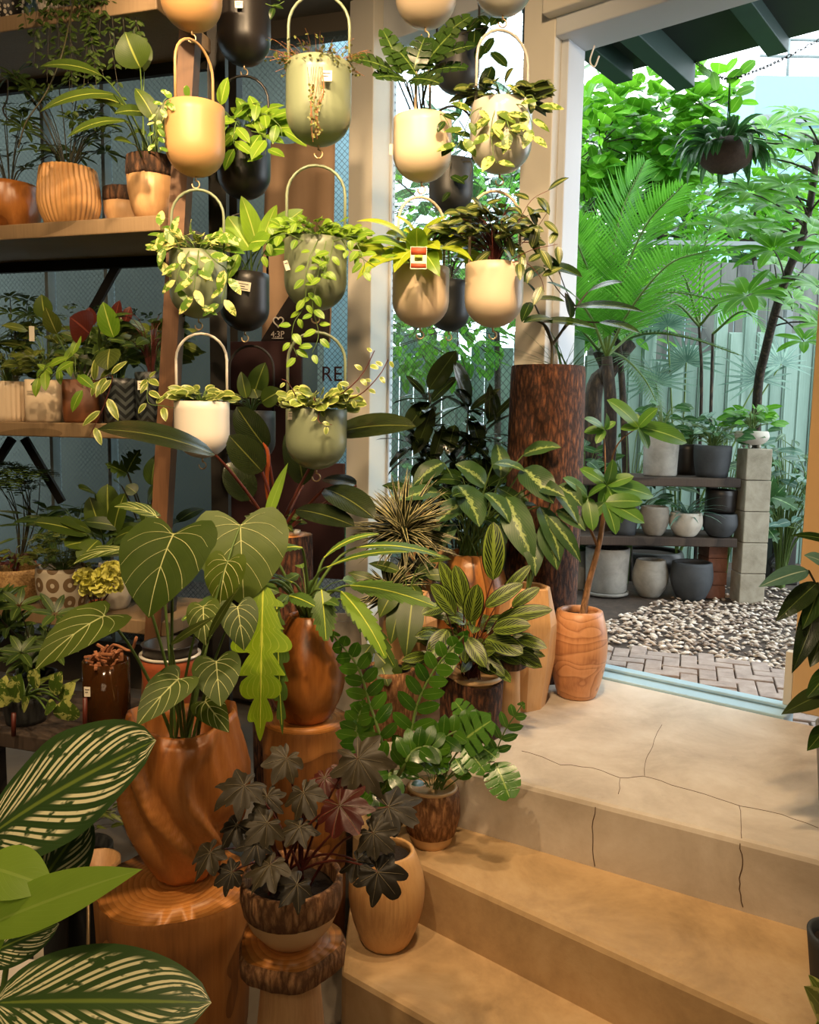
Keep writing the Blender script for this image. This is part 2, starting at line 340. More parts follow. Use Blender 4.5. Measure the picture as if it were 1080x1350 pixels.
m['ctaupe'] = concrete('taupe planter', srgb(112, 106, 98), srgb(132, 126, 116), srgb(150, 143, 132), 3)
m['clight'] = concrete('pale planter', srgb(160, 154, 144), srgb(184, 178, 166), srgb(200, 194, 182), 3)
m['char'] = concrete('charcoal planter', srgb(44, 48, 52), srgb(56, 60, 64), srgb(68, 72, 76), 3)
m['block'] = concrete('concrete block', srgb(130, 122, 104), srgb(158, 150, 132), srgb(176, 168, 150), 3, .85, .5)
m['brick'] = concrete('red brick', srgb(104, 66, 50), srgb(128, 84, 66), srgb(146, 102, 84), 4, .85, .5)
m['paver'] = concrete('paver brick', srgb(128, 112, 104), srgb(152, 136, 126), srgb(172, 158, 148), 5, .85, .5)
m['pebble'] = None
s = NT('pebbles'); r = s.n('Attribute', {'attribute_name': 'rnd'}).outputs['Fac']
m['pebble'] = s.done(s.bsdf(s.ramp(r, [(0, srgb(120, 104, 92)), (.35, srgb(176, 158, 142)), (.7, srgb(204, 190, 174)), (1, srgb(226, 216, 204))]), .75))
m['earth'] = concrete('garden earth', srgb(44, 36, 30), srgb(66, 54, 45), srgb(92, 78, 66), 5, .95, .8)
m['board'] = wood('old board', srgb(34, 27, 22), srgb(62, 50, 42), srgb(84, 70, 58), 4, (.3, 1, 1), 5, .8)
m['fence'] = wood('grey green fence', srgb(96, 122, 110), srgb(124, 150, 138), srgb(146, 170, 158), 2, (1, 1, .15), 3, .75)
m['slat'] = wood('dark slat', srgb(66, 70, 68), srgb(92, 96, 92), srgb(112, 116, 110), 2, (1, 1, .15), 3, .8)
m['eave'] = plain('eave paint', srgb(22, 36, 34), .7)
m['eave2'] = plain('rafter paint', srgb(40, 66, 60), .6)
m['house'] = plain('house wall', srgb(122, 164, 170), .8, var=.03)
m['housed'] = plain('house trim', srgb(118, 128, 128), .7)
m['alley'] = plain('alley wall', srgb(104, 108, 100), .85, var=.14, sc=2)
m['trunk'] = bark('trunk bark', srgb(38, 30, 24), srgb(72, 58, 46), srgb(112, 94, 76), .7, .6)
m['mtrunk'] = bark('money tree bark', srgb(110, 78, 50), srgb(150, 110, 74), srgb(180, 138, 98), 1.2, .4)
m['twig'] = plain('stem green', srgb(92, 118, 52), .5)
m['twigd'] = plain('stem dark', srgb(64, 60, 36), .55)
m['twigr'] = plain('stem red', srgb(90, 38, 28), .45)
m['sheath'] = plain('leaf sheath', srgb(158, 76, 38), .4)
m['chip'] = plain('bark chips', srgb(150, 96, 62), .8, var=.4, sc=60)
m['vdk'] = plain('dull vein', srgb(112, 100, 74), .6, bump=0)
m['veinp'] = plain('pale vein', srgb(206, 210, 140), .5, var=.05, bump=0)
m['veinl'] = plain('lime vein', srgb(210, 222, 80), .5, var=.05, bump=0)
m['moss'] = plain('coir moss', srgb(60, 46, 34), .95, var=.5, sc=60, bump=.8)
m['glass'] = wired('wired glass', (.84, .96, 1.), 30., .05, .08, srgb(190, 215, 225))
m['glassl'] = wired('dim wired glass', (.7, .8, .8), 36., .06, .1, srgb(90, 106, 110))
m['canvas'] = plain('brown canvas', srgb(164, 134, 106), .8, var=.15, sc=6)
m['canvasd'] = plain('dark canvas', srgb(40, 30, 28), .8)
m['jar'] = NT('amber glass'); m['jar'] = m['jar'].done(m['jar'].n('BsdfPrincipled', Roughness=.08, **{'Base__Color': srgb(150, 96, 50), 'Transmission__Weight': .9, 'IOR': 1.3}).outputs[0])
s = NT('ring pattern'); sp = s.n('SeparateXYZ', Vector=s.n('UVMap').outputs[0]); u = s.m('SUBTRACT', s.m('FRACT', s.m('MULTIPLY', sp.outputs[0], 10.)), .5); v = s.m('SUBTRACT', s.m('FRACT', s.m('MULTIPLY', sp.outputs[1], 16.)), .5)
d = s.m('SQRT', s.m('ADD', s.m('MULTIPLY', u, u), s.m('MULTIPLY', v, v))); f = s.m('MULTIPLY', s.m('LESS_THAN', d, .4), s.m('GREATER_THAN', d, .13))
m['ring'] = s.done(s.bsdf(s.mix(f, srgb(200, 188, 166), srgb(120, 96, 68)), .5))
s = NT('spotted glaze'); vo = s.n('TexVoronoi', Vector=s.obj((70, 70, 55)), Scale=1.).outputs[0]
m['spot'] = s.done(s.bsdf(s.mix(s.m('LESS_THAN', vo, .36), srgb(30, 26, 22), srgb(220, 208, 186)), .4))
s = NT('speckled clay'); f = s.noise(s.obj(), 160, 2)
m['speck'] = s.done(s.bsdf(s.ramp(f, [(.4, srgb(188, 150, 96)), (.62, srgb(146, 110, 66))]), .6))
s = NT('chevron glaze'); sp = s.n('SeparateXYZ', Vector=s.n('UVMap').outputs[0]); u = s.m('ABSOLUTE', s.m('SUBTRACT', s.m('FRACT', s.m('MULTIPLY', sp.outputs[0], 6.)), .5)); f = s.m('FRACT', s.m('ADD', s.m('MULTIPLY', sp.outputs[1], 36.), s.m('MULTIPLY', u, 2.)))
m['chev'] = s.done(s.bsdf(s.mix(s.m('LESS_THAN', f, .5), srgb(30, 34, 36), srgb(74, 80, 80)), .35))
G = lambda *a, **k: leafmat(*a, **k)
L = {}
L['glor'] = G('velvet leaf', srgb(54, 76, 12), srgb(84, 102, 22), srgb(196, 200, 130), mid=.0, vs=.0, nv=7, tr=.12, rough=.55)
L['lime'] = G('lime lobed leaf', srgb(112, 156, 20), srgb(172, 192, 36), srgb(214, 226, 90), nv=8, vs=.45, tr=.25, mid=.06)
L['lobeg'] = G('green lobed leaf', srgb(62, 92, 34), srgb(96, 128, 52), srgb(160, 184, 96), nv=8, vs=.35, tr=.15, mid=.06)
L['imper'] = G('glossy dark leaf', srgb(24, 34, 18), srgb(44, 54, 24), srgb(96, 100, 48), nv=14, vs=.2, tr=.06, rough=.22, mid=.05, spec=.6)
L['pin'] = G('pin striped leaf', srgb(46, 70, 34), srgb(72, 98, 50), srgb(236, 230, 184), 'stripe', nv=6, k=.55, tr=.1, rough=.35, mid=.05)
L['fresh'] = G('fresh green leaf', srgb(112, 150, 42), srgb(148, 182, 64), srgb(160, 190, 80), nv=10, vs=.2, tr=.25)
L['bego'] = G('dark begonia leaf', srgb(28, 24, 14), srgb(66, 58, 38), srgb(150, 140, 110), mid=0, vs=0, tr=.05, rough=.5)
L['zz'] = G('waxy leaf', srgb(34, 72, 14), srgb(78, 122, 34), srgb(140, 170, 80), nv=5, vs=.0, mid=.03, tr=.1, rough=.2, spec=.7)
L['mon'] = G('split leaf', srgb(52, 100, 34), srgb(96, 142, 56), srgb(150, 180, 90), nv=5, vs=.15, tr=.12, rough=.28, spec=.6)
L['rat'] = G('peacock leaf', srgb(20, 36, 12), srgb(30, 46, 16), srgb(116, 136, 46), 'rattle', nv=8, k=.55, tr=.1, rough=.35)
L['agla'] = G('feathered leaf', srgb(38, 66, 30), srgb(62, 94, 46), srgb(142, 162, 92), 'agla', nv=11, k=.55, tr=.12, rough=.42, spec=.4)
L['ficus'] = G('rubber leaf', srgb(24, 42, 22), srgb(60, 72, 34), srgb(90, 104, 54), nv=16, vs=.12, tr=.04, rough=.16, mid=.06, spec=.8)
L['drac'] = G('banded blade', srgb(24, 30, 16), srgb(40, 46, 22), srgb(206, 196, 140), 'marg', tr=.06, mid=0)
L['pach'] = G('money tree leaf', srgb(62, 104, 34), srgb(100, 144, 50), srgb(150, 180, 90), nv=9, vs=.25, tr=.25)
L['poth'] = G('variegated pothos', srgb(70, 110, 30), srgb(110, 146, 46), srgb(226, 220, 136), 'var', tr=.22)
L['pothg'] = G('lime pothos', srgb(88, 128, 28), srgb(136, 170, 44), srgb(190, 204, 96), nv=6, vs=.15, tr=.25)
L['neon'] = G('neon philodendron', srgb(140, 162, 28), srgb(180, 196, 50), srgb(206, 214, 100), nv=7, vs=.2, tr=.28)
L['pep'] = G('peperomia', srgb(84, 104, 34), srgb(130, 148, 62), srgb(198, 204, 120), 'marg', tr=.15, rough=.28)
L['trad'] = G('dark tradescantia', srgb(46, 62, 24), srgb(76, 90, 36), srgb(140, 146, 76), 'band', tr=.12, rough=.3)
L['philo'] = G('dark philodendron', srgb(28, 50, 18), srgb(52, 78, 28), srgb(110, 130, 60), nv=6, vs=.2, tr=.12, rough=.25)
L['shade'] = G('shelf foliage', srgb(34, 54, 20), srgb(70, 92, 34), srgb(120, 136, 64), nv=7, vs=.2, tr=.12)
L['olive'] = G('olive foliage', srgb(62, 76, 26), srgb(104, 116, 46), srgb(160, 164, 90), nv=6, vs=.25, tr=.15)
L['spath'] = G('peace lily', srgb(44, 64, 16), srgb(78, 98, 30), srgb(150, 160, 70), nv=14, vs=.12, tr=.2, rough=.42)
L['burg'] = G('burgundy leaf', srgb(58, 22, 18), srgb(84, 36, 28), srgb(120, 60, 48), nv=8, vs=.2, tr=.1)
L['hoya'] = G('speckled leaf', srgb(66, 92, 30), srgb(96, 124, 44), srgb(196, 200, 110), 'var', tr=.15)
L['cock'] = G('cockscomb', srgb(196, 196, 84), srgb(222, 218, 120), srgb(230, 226, 150), nv=4, vs=.1, tr=.2)
L['wiry'] = G('wiry leaf', srgb(86, 96, 44), srgb(130, 134, 70), srgb(170, 170, 110), nv=2, vs=0, tr=.2)
L['out1'] = G('garden leaf', srgb(38, 104, 18), srgb(104, 168, 44), srgb(150, 196, 90), nv=7, vs=.15, tr=.42, tcol=srgb(136, 214, 44), rough=.4, spec=.3)
L['out2'] = G('garden frond', srgb(34, 98, 28), srgb(88, 158, 52), srgb(150, 200, 120), nv=4, vs=.0, tr=.4, tcol=srgb(126, 206, 54), rough=.4, spec=.3)
L['out3'] = G('garden dark leaf', srgb(24, 64, 28), srgb(62, 112, 52), srgb(140, 180, 120), nv=6, vs=.15, tr=.3, rough=.35)
L['out4'] = G('garden blue leaf', srgb(58, 98, 86), srgb(112, 150, 132), srgb(180, 200, 180), nv=5, vs=.1, tr=.25, rough=.35)
# ------------------------------------------------------------------ setting
O, U, WD = V((.771, 3.056, 0)), V((.781, -.625, 0)), V((.625, .781, 0))
def W(u, w, z): return O + U*u + WD*w + Z*z
def qpl(x, y, P0, N):
    d = ray(x, y); return EYE + d*((V(P0)-EYE).dot(N)/d.dot(N))
def pu(x, y, w): return (qpl(x, y, O + WD*w, WD) - O).dot(U)
def wbox(mb, u0, u1, w0, w1, z0, z1): mb.box(W((u0+u1)/2, (w0+w1)/2, (z0+z1)/2), (u1-u0, w1-w0, z1-z0), U, WD, Z)
def line(x, P, sl): return P[1] + sl*(x-P[0])
XL, XR = -.14, 2.1
n1 = lambda x: line(x, (.307, 2.048), -.593)
n2 = lambda x: line(x, (.06, 1.936), -.834)
n3 = lambda x: line(x, (-.146, 1.773), -.778)
def bk(x, w): return 3.056 - .8*(x-.771) + w/.781*1.0
def slab(name, mat, poly, z0, z1, bev=.014):
    b = MB(); b.prism(poly, z0, z1); return struct(b.build(name, mat, None, False, bev))
slab('floor_landing', m['land'], [(XL, n1(XL)), (XR, n1(XR)), (XR, bk(XR, -.1)), (XL, bk(XL, -.1))], -.6, 0)
slab('floor_upper_tread', m['step'], [(XL, n2(XL)), (XR, n2(XR)), (XR, n1(XR)+.05), (XL, n1(XL)+.05)], -.6, -.17)
slab('floor_lower_tread', m['step'], [(XL, n3(XL)), (XR, n3(XR)), (XR, n2(XR)+.05), (XL, n2(XL)+.05)], -.6, -.33)
LWD = V((-.957, .288, 0)).normalized(); LWN = V((.288, .957, 0)).normalized()
uc0 = pu(459, 300, -.1)
PP = W(uc0, -.02, 0)
farL = PP + LWD*4.0
slab('floor', m['floor'], [(-4, -3), (4, -3), (4, .4), (PP.x, PP.y+.1), (farL.x, farL.y)], -.62, -.49, 0)
slab('ceiling', m['ceil'], [(-4, -3), (4, -3), (4, .6), (PP.x+.05, PP.y+.14), (farL.x, farL.y+.05)], 2.75, 2.85, 0)
def bx(name, mat, c, s, ax=None, ay=None, bev=0):
    b = MB(); b.box(c, s, ax, ay); return struct(b.build(name, mat, None, False, bev))
bx('wall_back', m['plaster'], (0, -3.05, 1.1), (8.2, .1, 3.4)); bx('wall_left', m['plaster'], (-4.05, .9, 1.1), (.1, 8, 3.4)); bx('wall_right', m['plaster'], (4.05, -1.2, 1.1), (.1, 3.6, 3.4))
# front wall: posts, header, jambs
a0, a1 = uc0, pu(490, 300, -.1)
uj0, uj1 = pu(683, 300, -.1), pu(727, 200, -.1)
b = MB(); wbox(b, a0, a1, -.1, .06, -.49, 2.75); struct(b.build('trim_1', m['paint'], None, False, .004))
b = MB(); wbox(b, uj0, uj1, -.1, .05, -.01, 2.75); struct(b.build('trim_2', m['paint'], None, False, .004))
b = MB(); wbox(b, uj1-.002, uj1+.03, -.05, .08, 0, 2.36); struct(b.build('trim_3', m['paint2'], None, False, .004))
b = MB(); wbox(b, uj1-.03, 4.1, -.15, .1, 2.4, 2.75); struct(b.build('wall_front', m['paint'], None, False, .006))
b = MB(); wbox(b, uj1, 4.1, -.1, .08, 2.335, 2.41); struct(b.build('trim_4', m['paint2'], None, False, .006))
b = MB(); wbox(b, a1, uj0, -.04, .06, 2.56, 2.75); struct(b.build('trim_5', m['paint2'], None, False, .004))
b = MB(); wbox(b, uj1, .66, -.1, .02, -.06, .006); wbox(b, uj1, .66, -.03, .02, .006, .02); struct(b.build('trim_6', m['sill'], None, False, .006))
# right jamb with its inset panel and little batten
ur = pu(1045, 935, 0)
b = MB(); wbox(b, ur, ur+.09, -.03, .06, .006, 2.335); wbox(b, ur+.09, ur+.5, -.005, .04, .006, 2.335); struct(b.build('door_1', m['jamb'], None, False, .004))
b = MB(); wbox(b, ur-.028, ur-.002, -.02, .015, .02, .2); struct(b.build('trim_7', m['paint'], None, False, .002))
bx('wall_front_side', m['plaster'], W(2.35, .05, 1.1), (3.1-ur*.9, .12, 3.4), U, WD)
# front window beside the door
def pane(mb, P, D, L, z0, z1):
    mb.add([P+Z*z0, P+D*L+Z*z0, P+D*L+Z*z1, P+Z*z1], [(0, 1, 2, 3)], [(0, z0), (L, z0), (L, z1), (0, z1)])
w1 = MB(); pane(w1, W(a1, .03, 0), U, uj0-a1, .05, 2.56)
w1o = struct(w1.build('window_1', m['glass'], None, False))
b = MB(); wbox(b, a1, uj0, -.02, .05, -.02, .06); wbox(b, a1, a1+.012, .02, .04, .06, 2.56); wbox(b, uj0-.012, uj0, .02, .04, .06, 2.56); struct(b.build('trim_8', m['paint2'], None, False, .002))
# long side window behind the shelves
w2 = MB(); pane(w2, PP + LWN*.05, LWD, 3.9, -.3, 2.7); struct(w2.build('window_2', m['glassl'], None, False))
b = MB(); Lc = PP + LWD*1.95 + LWN*.05
b.box(Lc + Z*-.4, (3.9, .1, .3), LWD, LWN); b.box(Lc + Z*2.72, (3.9, .1, .1), LWD, LWN)
struct(b.build('wall_side', m['plaster'], None, False))
nm = 9
for px_, wd in ((306, .06), (62, .02), (140, .02), (-60, .08)):
    P = qpl(px_, 400, PP, LWN); b = MB(); b.box(V((P.x, P.y, 1.2)) + LWN*.03, (wd, .06, 3.0), LWD, LWN); struct(b.build('trim_%d' % nm, m['iron'] if px_ == 306 else m['housed'], None, False)); nm += 1
# hairline cracks in the steps
def crack(pts, r=.0011):
    b = MB(); b.tube(pts, r, 4); return b
b = MB()
for pl in ([(688, 990), (716, 998), (740, 1008), (780, 1012), (818, 1026), (848, 1023), (884, 1034), (930, 1048), (975, 1062), (1030, 1074), (1080, 1092)], [(872, 955), (860, 985), (853, 1000), (849, 1022)], [(818, 1026), (816, 1046)], [(975, 1062), (978, 1085), (977, 1105)]):
    b.tube([qz(x, y, .0002) for x, y in spline([V((p[0], p[1], 0)) for p in pl], 3) for x, y in [(x[0] if hasattr(x, '__len__') else x, 0)]] if False else [qz(p.x + uni(-1, 1), p.y + uni(-1, 1), .0002) for p in spline([V((a, c, 0)) for a, c in pl], 3)], .0009, 4)
NR = V((.51, .86, 0)).normalized(); PR = V((.307, 2.0475, 0))
for pl in ([(785, 1064), (781, 1100), (784, 1142)], [(975, 1112), (979, 1140), (975, 1165), (979, 1196)]):
    b.tube([qpl(p.x + uni(-1, 1), p.y, PR, NR) for p in spline([V((a, c, 0)) for a, c in pl], 4)], .0013, 4)
struct(b.build('trim_hairline_cracks', m['crack'], None))
# ------------------------------------------------------------------ outdoors: ground, eave, alley
GZ = -.15
slab('ground', m['earth'], [(-3.5, 5.6), (-1.5, 4.3), (.6, bk(.6, .02)), (3.2, bk(3.2, .02)), (9, .5), (12, 14), (-8, 14)], GZ-.3, GZ, 0)
b = MB(); 
for i in range(-14, 34):          # herringbone brick paving outside the sill
    for j in range(0, 12):
        pass
k = 0; s_ = .075
for i in range(-12, 30):
    for j in range(-12, 30):
        if (i-j) % 4 == 0: cs = (i*s_+s_*.5, j*s_, 2*s_-.006, s_-.006)
        elif (i-j) % 4 == 3: cs = (i*s_, j*s_+s_*.5 , s_-.006, 2*s_-.006)
        else: continue
        uu, ww, su, sw = cs; a = .35
        x = uu*math.cos(a)-ww*math.sin(a); y = uu*math.sin(a)+ww*math.cos(a)
        if not (-.45 < x < 1.5 and .05 < y < .86+.1*math.sin(x*5)): continue
        ux = U*math.cos(a)+WD*math.sin(a); wy = WD*math.cos(a)-U*math.sin(a)
        c = W(x, y, GZ+.008+uni(-.004, .004)); b.box(c, (su, sw, .05), (ux+Z*uni(-.015, .015)).normalized(), wy, Z)
struct(b.build('ground_brick_paving', m['paver'], None, False, .004))
b = MB(); random.seed(5)
for i in range(9500):
    x, y = uni(-.6, 3.4), uni(.62, 3.0)
    P = W(x, y, GZ)
    if not (.4 < P.x < 3.6 and P.y < 5.5): continue
    if y < .85 and random.random() < .62: continue
    if P.y > 5.0 and random.random() < .6: continue
    r = uni(.008, .02); b.k = random.random()
    a = uni(0, PI); ax = V((math.cos(a), math.sin(a), uni(-.3, .3))).normalized(); ay = Z.cross(ax).normalized(); az = ax.cross(ay)
    c = P + Z*uni(.002, .018); l, wd, h = r*1.5, r*.9, r*.55
    vs = [c + ax*l*i_ + ay*wd*j_ + az*h*k_ for i_, j_, k_ in ((1, 0, 0), (.4, .85, .1), (-.6, .7, 0), (-1, -.1, 0), (-.4, -.85, .1), (.6, -.7, 0), (.1, 0, 1), (-.1, .1, -.8))]
    b.add(vs, [(i_, (i_+1) % 6, 6) for i_ in range(6)] + [((i_+1) % 6, i_, 7) for i_ in range(6)])
g = b.build('gravel', m['pebble'], None, True); tag(g, 'pale beige gravel spread between the brick paving and the planter rack', 'gravel', kind='stuff')
random.seed(12)
b = MB(); wbox(b, -.53, -.28, .1, 1.12, 2.68, 2.74); wbox(b, -.28, 4, .1, 1.27, 2.7, 2.78); wbox(b, -.53, 4, .1, .16, 2.45, 2.74); struct(b.build('roof_eave', m['eave'], None, False))
for k, (u0, w1_, zz) in enumerate(((-.53, 1.05, 2.6), (-.31, 1.28, 2.59), (.12, 1.27, 2.64), (.6, 1.27, 2.64), (1.1, 1.27, 2.64))):
    b = MB(); wbox(b, u0-.045, u0+.045, .16, w1_, zz, 2.76); struct(b.build('roof_rafter', m['eave2'], None, False, .004))
b = MB(); P = PP + LWD*3.3 + LWN*1.2; b.box(V((P.x, P.y, 1.6)), (5.2, .1, 3.8), LWD, LWN); b.box(V((P.x, P.y, 3.3))-LWN*.4, (5.2, 1.0, .06), LWD, LWN); struct(b.build('wall_alley_shade_roof', m['alley'], None, False))  # alley wall, plus an unseen overhang added to keep sky light off it
b = MB(); xa, xb_ = q(392, 400, 6.2).x, q(480, 400, 6.2).x; b.box(((xa+xb_)/2, 6.2, 1.7), (xb_-xa, .12, 3.9)); struct(b.build('wall_sky_cover', plain('sky cover render', srgb(150, 178, 190), .85, var=.06, sc=3), None, False))  # pale wall added to cover the bright sky behind the side window
# ------------------------------------------------------------------ camera, sky, lamps
cam = bpy.data.cameras.new('camera'); co = bpy.data.objects.new('camera', cam); COL.objects.link(co); SC.camera = co
cam.sensor_fit = 'HORIZONTAL'; cam.sensor_width = 36; cam.lens = 36*FPX/1080; cam.clip_start = .02; cam.clip_end = 200
from mathutils import Matrix
M3 = Matrix((RT, UPV, -FW)).transposed(); co.matrix_world = Matrix.Translation(EYE) @ M3.to_4x4()
SC.view_settings.view_transform = 'Standard'; SC.view_settings.look = 'None'; SC.view_settings.gamma = 1; SC.view_settings.use_curve_mapping = False
SC.view_settings.exposure = .2
wd = bpy.data.worlds.new('sky'); SC.world = wd; wd.use_nodes = True; nt = wd.node_tree; bg = nt.nodes['Background']
tc = nt.nodes.new('ShaderNodeTexCoord'); nz = nt.nodes.new('ShaderNodeTexNoise'); nz.inputs['Scale'].default_value = 2.5; nz.inputs['Detail'].default_value = 5
nt.links.new(tc.outputs['Generated'], nz.inputs['Vector']); cr = nt.nodes.new('ShaderNodeValToRGB'); nt.links.new(nz.outputs[0], cr.inputs[0])
cr.color_ramp.elements[0].position = .35; cr.color_ramp.elements[0].color = (.72, .88, 1, 1); cr.color_ramp.elements[1].position = .6; cr.color_ramp.elements[1].color = (.93, .98, 1, 1)
nt.links.new(cr.outputs[0], bg.inputs[0]); bg.inputs[1].default_value = 4.3
def spot(name, loc, tgt, watts, ang, blend=.5, col=(1, .70, .40), size=.05):
    l = bpy.data.lights.new(name, 'SPOT'); l.energy = watts; l.color = col; l.spot_size = math.radians(ang); l.spot_blend = blend; l.shadow_soft_size = size
    o = bpy.data.objects.new(name, l); COL.objects.link(o); o.location = V(loc); o.rotation_euler = (V(tgt)-V(loc)).to_track_quat('-Z', 'Y').to_euler(); return o
spot('ceiling_spot', (.15, .8, 2.68), (-.1, 3.0, 1.55), 190, 66, .7)
spot('ceiling_spot', (-.55, .6, 2.68), (-.5, 2.5, 1.3), 100, 60, .7)
spot('ceiling_spot', (-.9, 1.0, 2.62), (-.2, 3.7, 1.3), 230, 40, .6)
spot('ceiling_spot', (.45, 1.55, 2.7), (.5, 1.95, -.1), 85, 95, .9)
spot('ceiling_spot', (-.7, .5, 2.7), (-.38, 1.75, .05), 110, 56, .7)
spot('ceiling_spot', (-1.7, .9, 2.7), (-1.2, 2.8, 1.0), 66, 70, .7)
spot('ceiling_spot', (.3, 1.0, 2.7), (.15, 2.7, .4), 110, 66, .7)

al = bpy.data.lights.new('fill_lamp', 'AREA'); al.energy = 40; al.color = (1, .74, .46); al.size = 1.6; ao = bpy.data.objects.new('fill_lamp', al); COL.objects.link(ao); ao.location = (-.4, -1.4, 2.5); ao.rotation_euler = (V((-.2, 2., .3))-V(ao.location)).to_track_quat('-Z', 'Y').to_euler()  # added soft fill behind the camera, brightens the fronts of the pots
# ------------------------------------------------------------------ pots
def wob(amp, seed, nz=3.):
    R = random.Random(seed); ks = [(R.randint(2, 5), R.uniform(0, 6), R.uniform(-nz, nz)*4) for _ in range(4)] + [(R.randint(9, 24), R.uniform(0, 6), R.uniform(-20, 20)) for _ in range(3)]
    def f(a, r, z, t): return r*(1+amp*sum(math.sin(k*a+p+w*z)*(1 if k < 6 else .35) for k, p, w in ks)/2.5), z, a
    return f
def pot(root, prof, mat, n=44, wall=.009, soil=.03, mod=None, name='pot', smooth=True, soilmat=None, parent=None, label=None, bevel=0):
    b = MB(); r, h = prof[-1]; r0 = prof[0][0]; inn = []
    for rr, zz in reversed(prof):
        if zz > h*.35: inn.append((max(rr-wall, .004), zz))
    b.lathe(list(prof)+[(r-wall*.5, h+wall*.25)]+inn, n, parent_origin(root), mod, True, True)
    o = b.build(name, mat, parent or root, smooth, bevel, label)
    if soil is not None:
        s = MB(); rs = min(p[0] for p in inn[:2])-.001
        s.lathe([(rs*1.0, h-soil-.012), (rs*1., h-soil), (rs*.5, h-soil+.006), (.001, h-soil+.004)], 20, parent_origin(root), wob(.02, 3) if mod is None else mod, True, False); s.build('soil', soilmat or m['soil'], root)
    return o
def egg(r0, rm, r1, h, zm=.55, n=12):
    out = []
    for i in range(n+1):
        t = i/n; k = math.sin(PI/2*min(1, t/zm)) if t < zm else math.cos(PI/2*(t-zm)/(1-zm)); e = r0 if t < zm else r1
        out.append((e+(rm-e)*k, h*t))
    return [(out[0][0]-.006, 0)] + [(out[0][0], .005)] + out[1:]
def cyl(r0, r1, h, n=6, bulge=0): return [(r0+(r1-r0)*i/n+bulge*math.sin(PI*i/n), h*i/n) for i in range(n+1)]
HV = [([(0, 0), (0, .5), (0, .98)], 1.5)]
for s_ in (-1, 1):
    HV += [([(0, 0), (.3*s_, -.01), (.62*s_, .03), (.86*s_, .16)], .8), ([(0, .02), (.3*s_, -.1), (.52*s_, -.13)], .6), ([(0, .03), (.35*s_, .12), (.66*s_, .28), (.84*s_, .45)], .9),
           ([(0, .2), (.28*s_, .33), (.5*s_, .5), (.6*s_, .66)], .8), ([(0, .42), (.18*s_, .55), (.32*s_, .7), (.38*s_, .8)], .7)]
MV = [([(0, 0), (0, .5), (0, .97)], 1.6)]
def petiole(mb, a, b, r0, r1, sag=.25, vm=1):
    a, b = V(a), V(b); mid = (a+b)/2; k = V((0, 0, 1))*(b-a).length*sag
    m0 = mb.mi; mb.mi = vm; mb.tube(bez(a, mid+k, b, 7), [r0, r1], 5, False); mb.mi = m0
def big_leaf(root, rp, bpt, tip, wpx, mat, stem, kind='ovate', Y=None, up=(0, -.75, .65), th=.5, fold=.15, vein=None, vmat=None, pr=(.004, .0025), sag=.2, name='leaf', ns=14, na=3, vr=.0014, **kw):
    """bpt, tip: (px, py, Y) of petiole joint and leaf tip; rp: world root of the petiole."""
    B, T = q(*bpt), q(*tip); b = MB(); Wm = wpx*1.15*(bpt[2]+tip[2])/2/1080
    if rp is not None: petiole(b, rp, B, pr[0], pr[1], sag)
    leafbt(b, B, T, Wm, kind, V(up), th, fold=fold, ns=ns, na=na, vein=vein, vm=2 if vmat else 1, vr=vr, **kw)
    return b.build(name, [mat, stem]+([vmat] if vmat else []), root)
def sprigs(root, rp, n, H, R, Lf, Wf, kind, mat, stem, th=.7, pr=.002, lo=.35, name='foliage', cone=1., fold=.2, aim=None, ns=6, extra=None, lean=V((0, 0, 0))):
    f, s = MB(), MB()
    for i in range(n):
        a = uni(0, 2*PI); k = uni(lo, 1)**.7; e = uni(.15, 1)*cone
        tip = V(rp)+V((math.cos(a)*R*e, math.sin(a)*R*e*.8, H*k*(1-.25*e)))+lean*k
        s.tube(bez(V(rp)+V((math.cos(a), math.sin(a), 0))*R*.08, V(rp)+V((0, 0, H*k*.7))+(tip-V(rp))*V((.3, .3, 0)).length*.2, tip, 5), [pr, pr*.6], 4, False)
        d = V((math.cos(a), math.sin(a)-.25, uni(-.2, .6))); l = Lf*uni(.75, 1.15)
        leaf(f, tip, d, l, Wf*l/Lf*uni(.9, 1.1), kind, V((uni(-.5, .5), -.75, uni(.3, .9))), th*uni(.5, 1.3), fold, ns=ns)
        if extra: extra(f, tip, d)
    fo = f.build(name, mat, root); s.build('stem', stem, root); return fo
def vines(root, paths, step, Lf, Wf, kind, mat, stem, r=.0016, name='foliage', th=.5, droop=-.4, fold=.2, jit=.5, sname='vine'):
    f, s = MB(), MB()
    for pts in paths:
        sp = spline(pts, 6); s.tube(sp, [r, r*.6], 4, False); acc = 0; sg = 1
        for i in range(1, len(sp)):
            acc += (sp[i]-sp[i-1]).length
            while acc > step:
                acc -= step; sg = -sg; tg = (sp[i]-sp[i-1]).normalized(); side = tg.cross(V((0, -1, .3))).normalized()*sg
                d = side+tg*.3+V((uni(-jit, jit), uni(-.6, .1), uni(-jit, jit)+droop)); l = Lf*uni(.7, 1.15)
                leaf(f, sp[i]+d.normalized()*.006, d, l, Wf*l/Lf, kind, V((0, -.8, .6)), th*uni(.4, 1.3), fold, ns=6)
    f.build(name, mat, root); s.build(sname, stem, root)
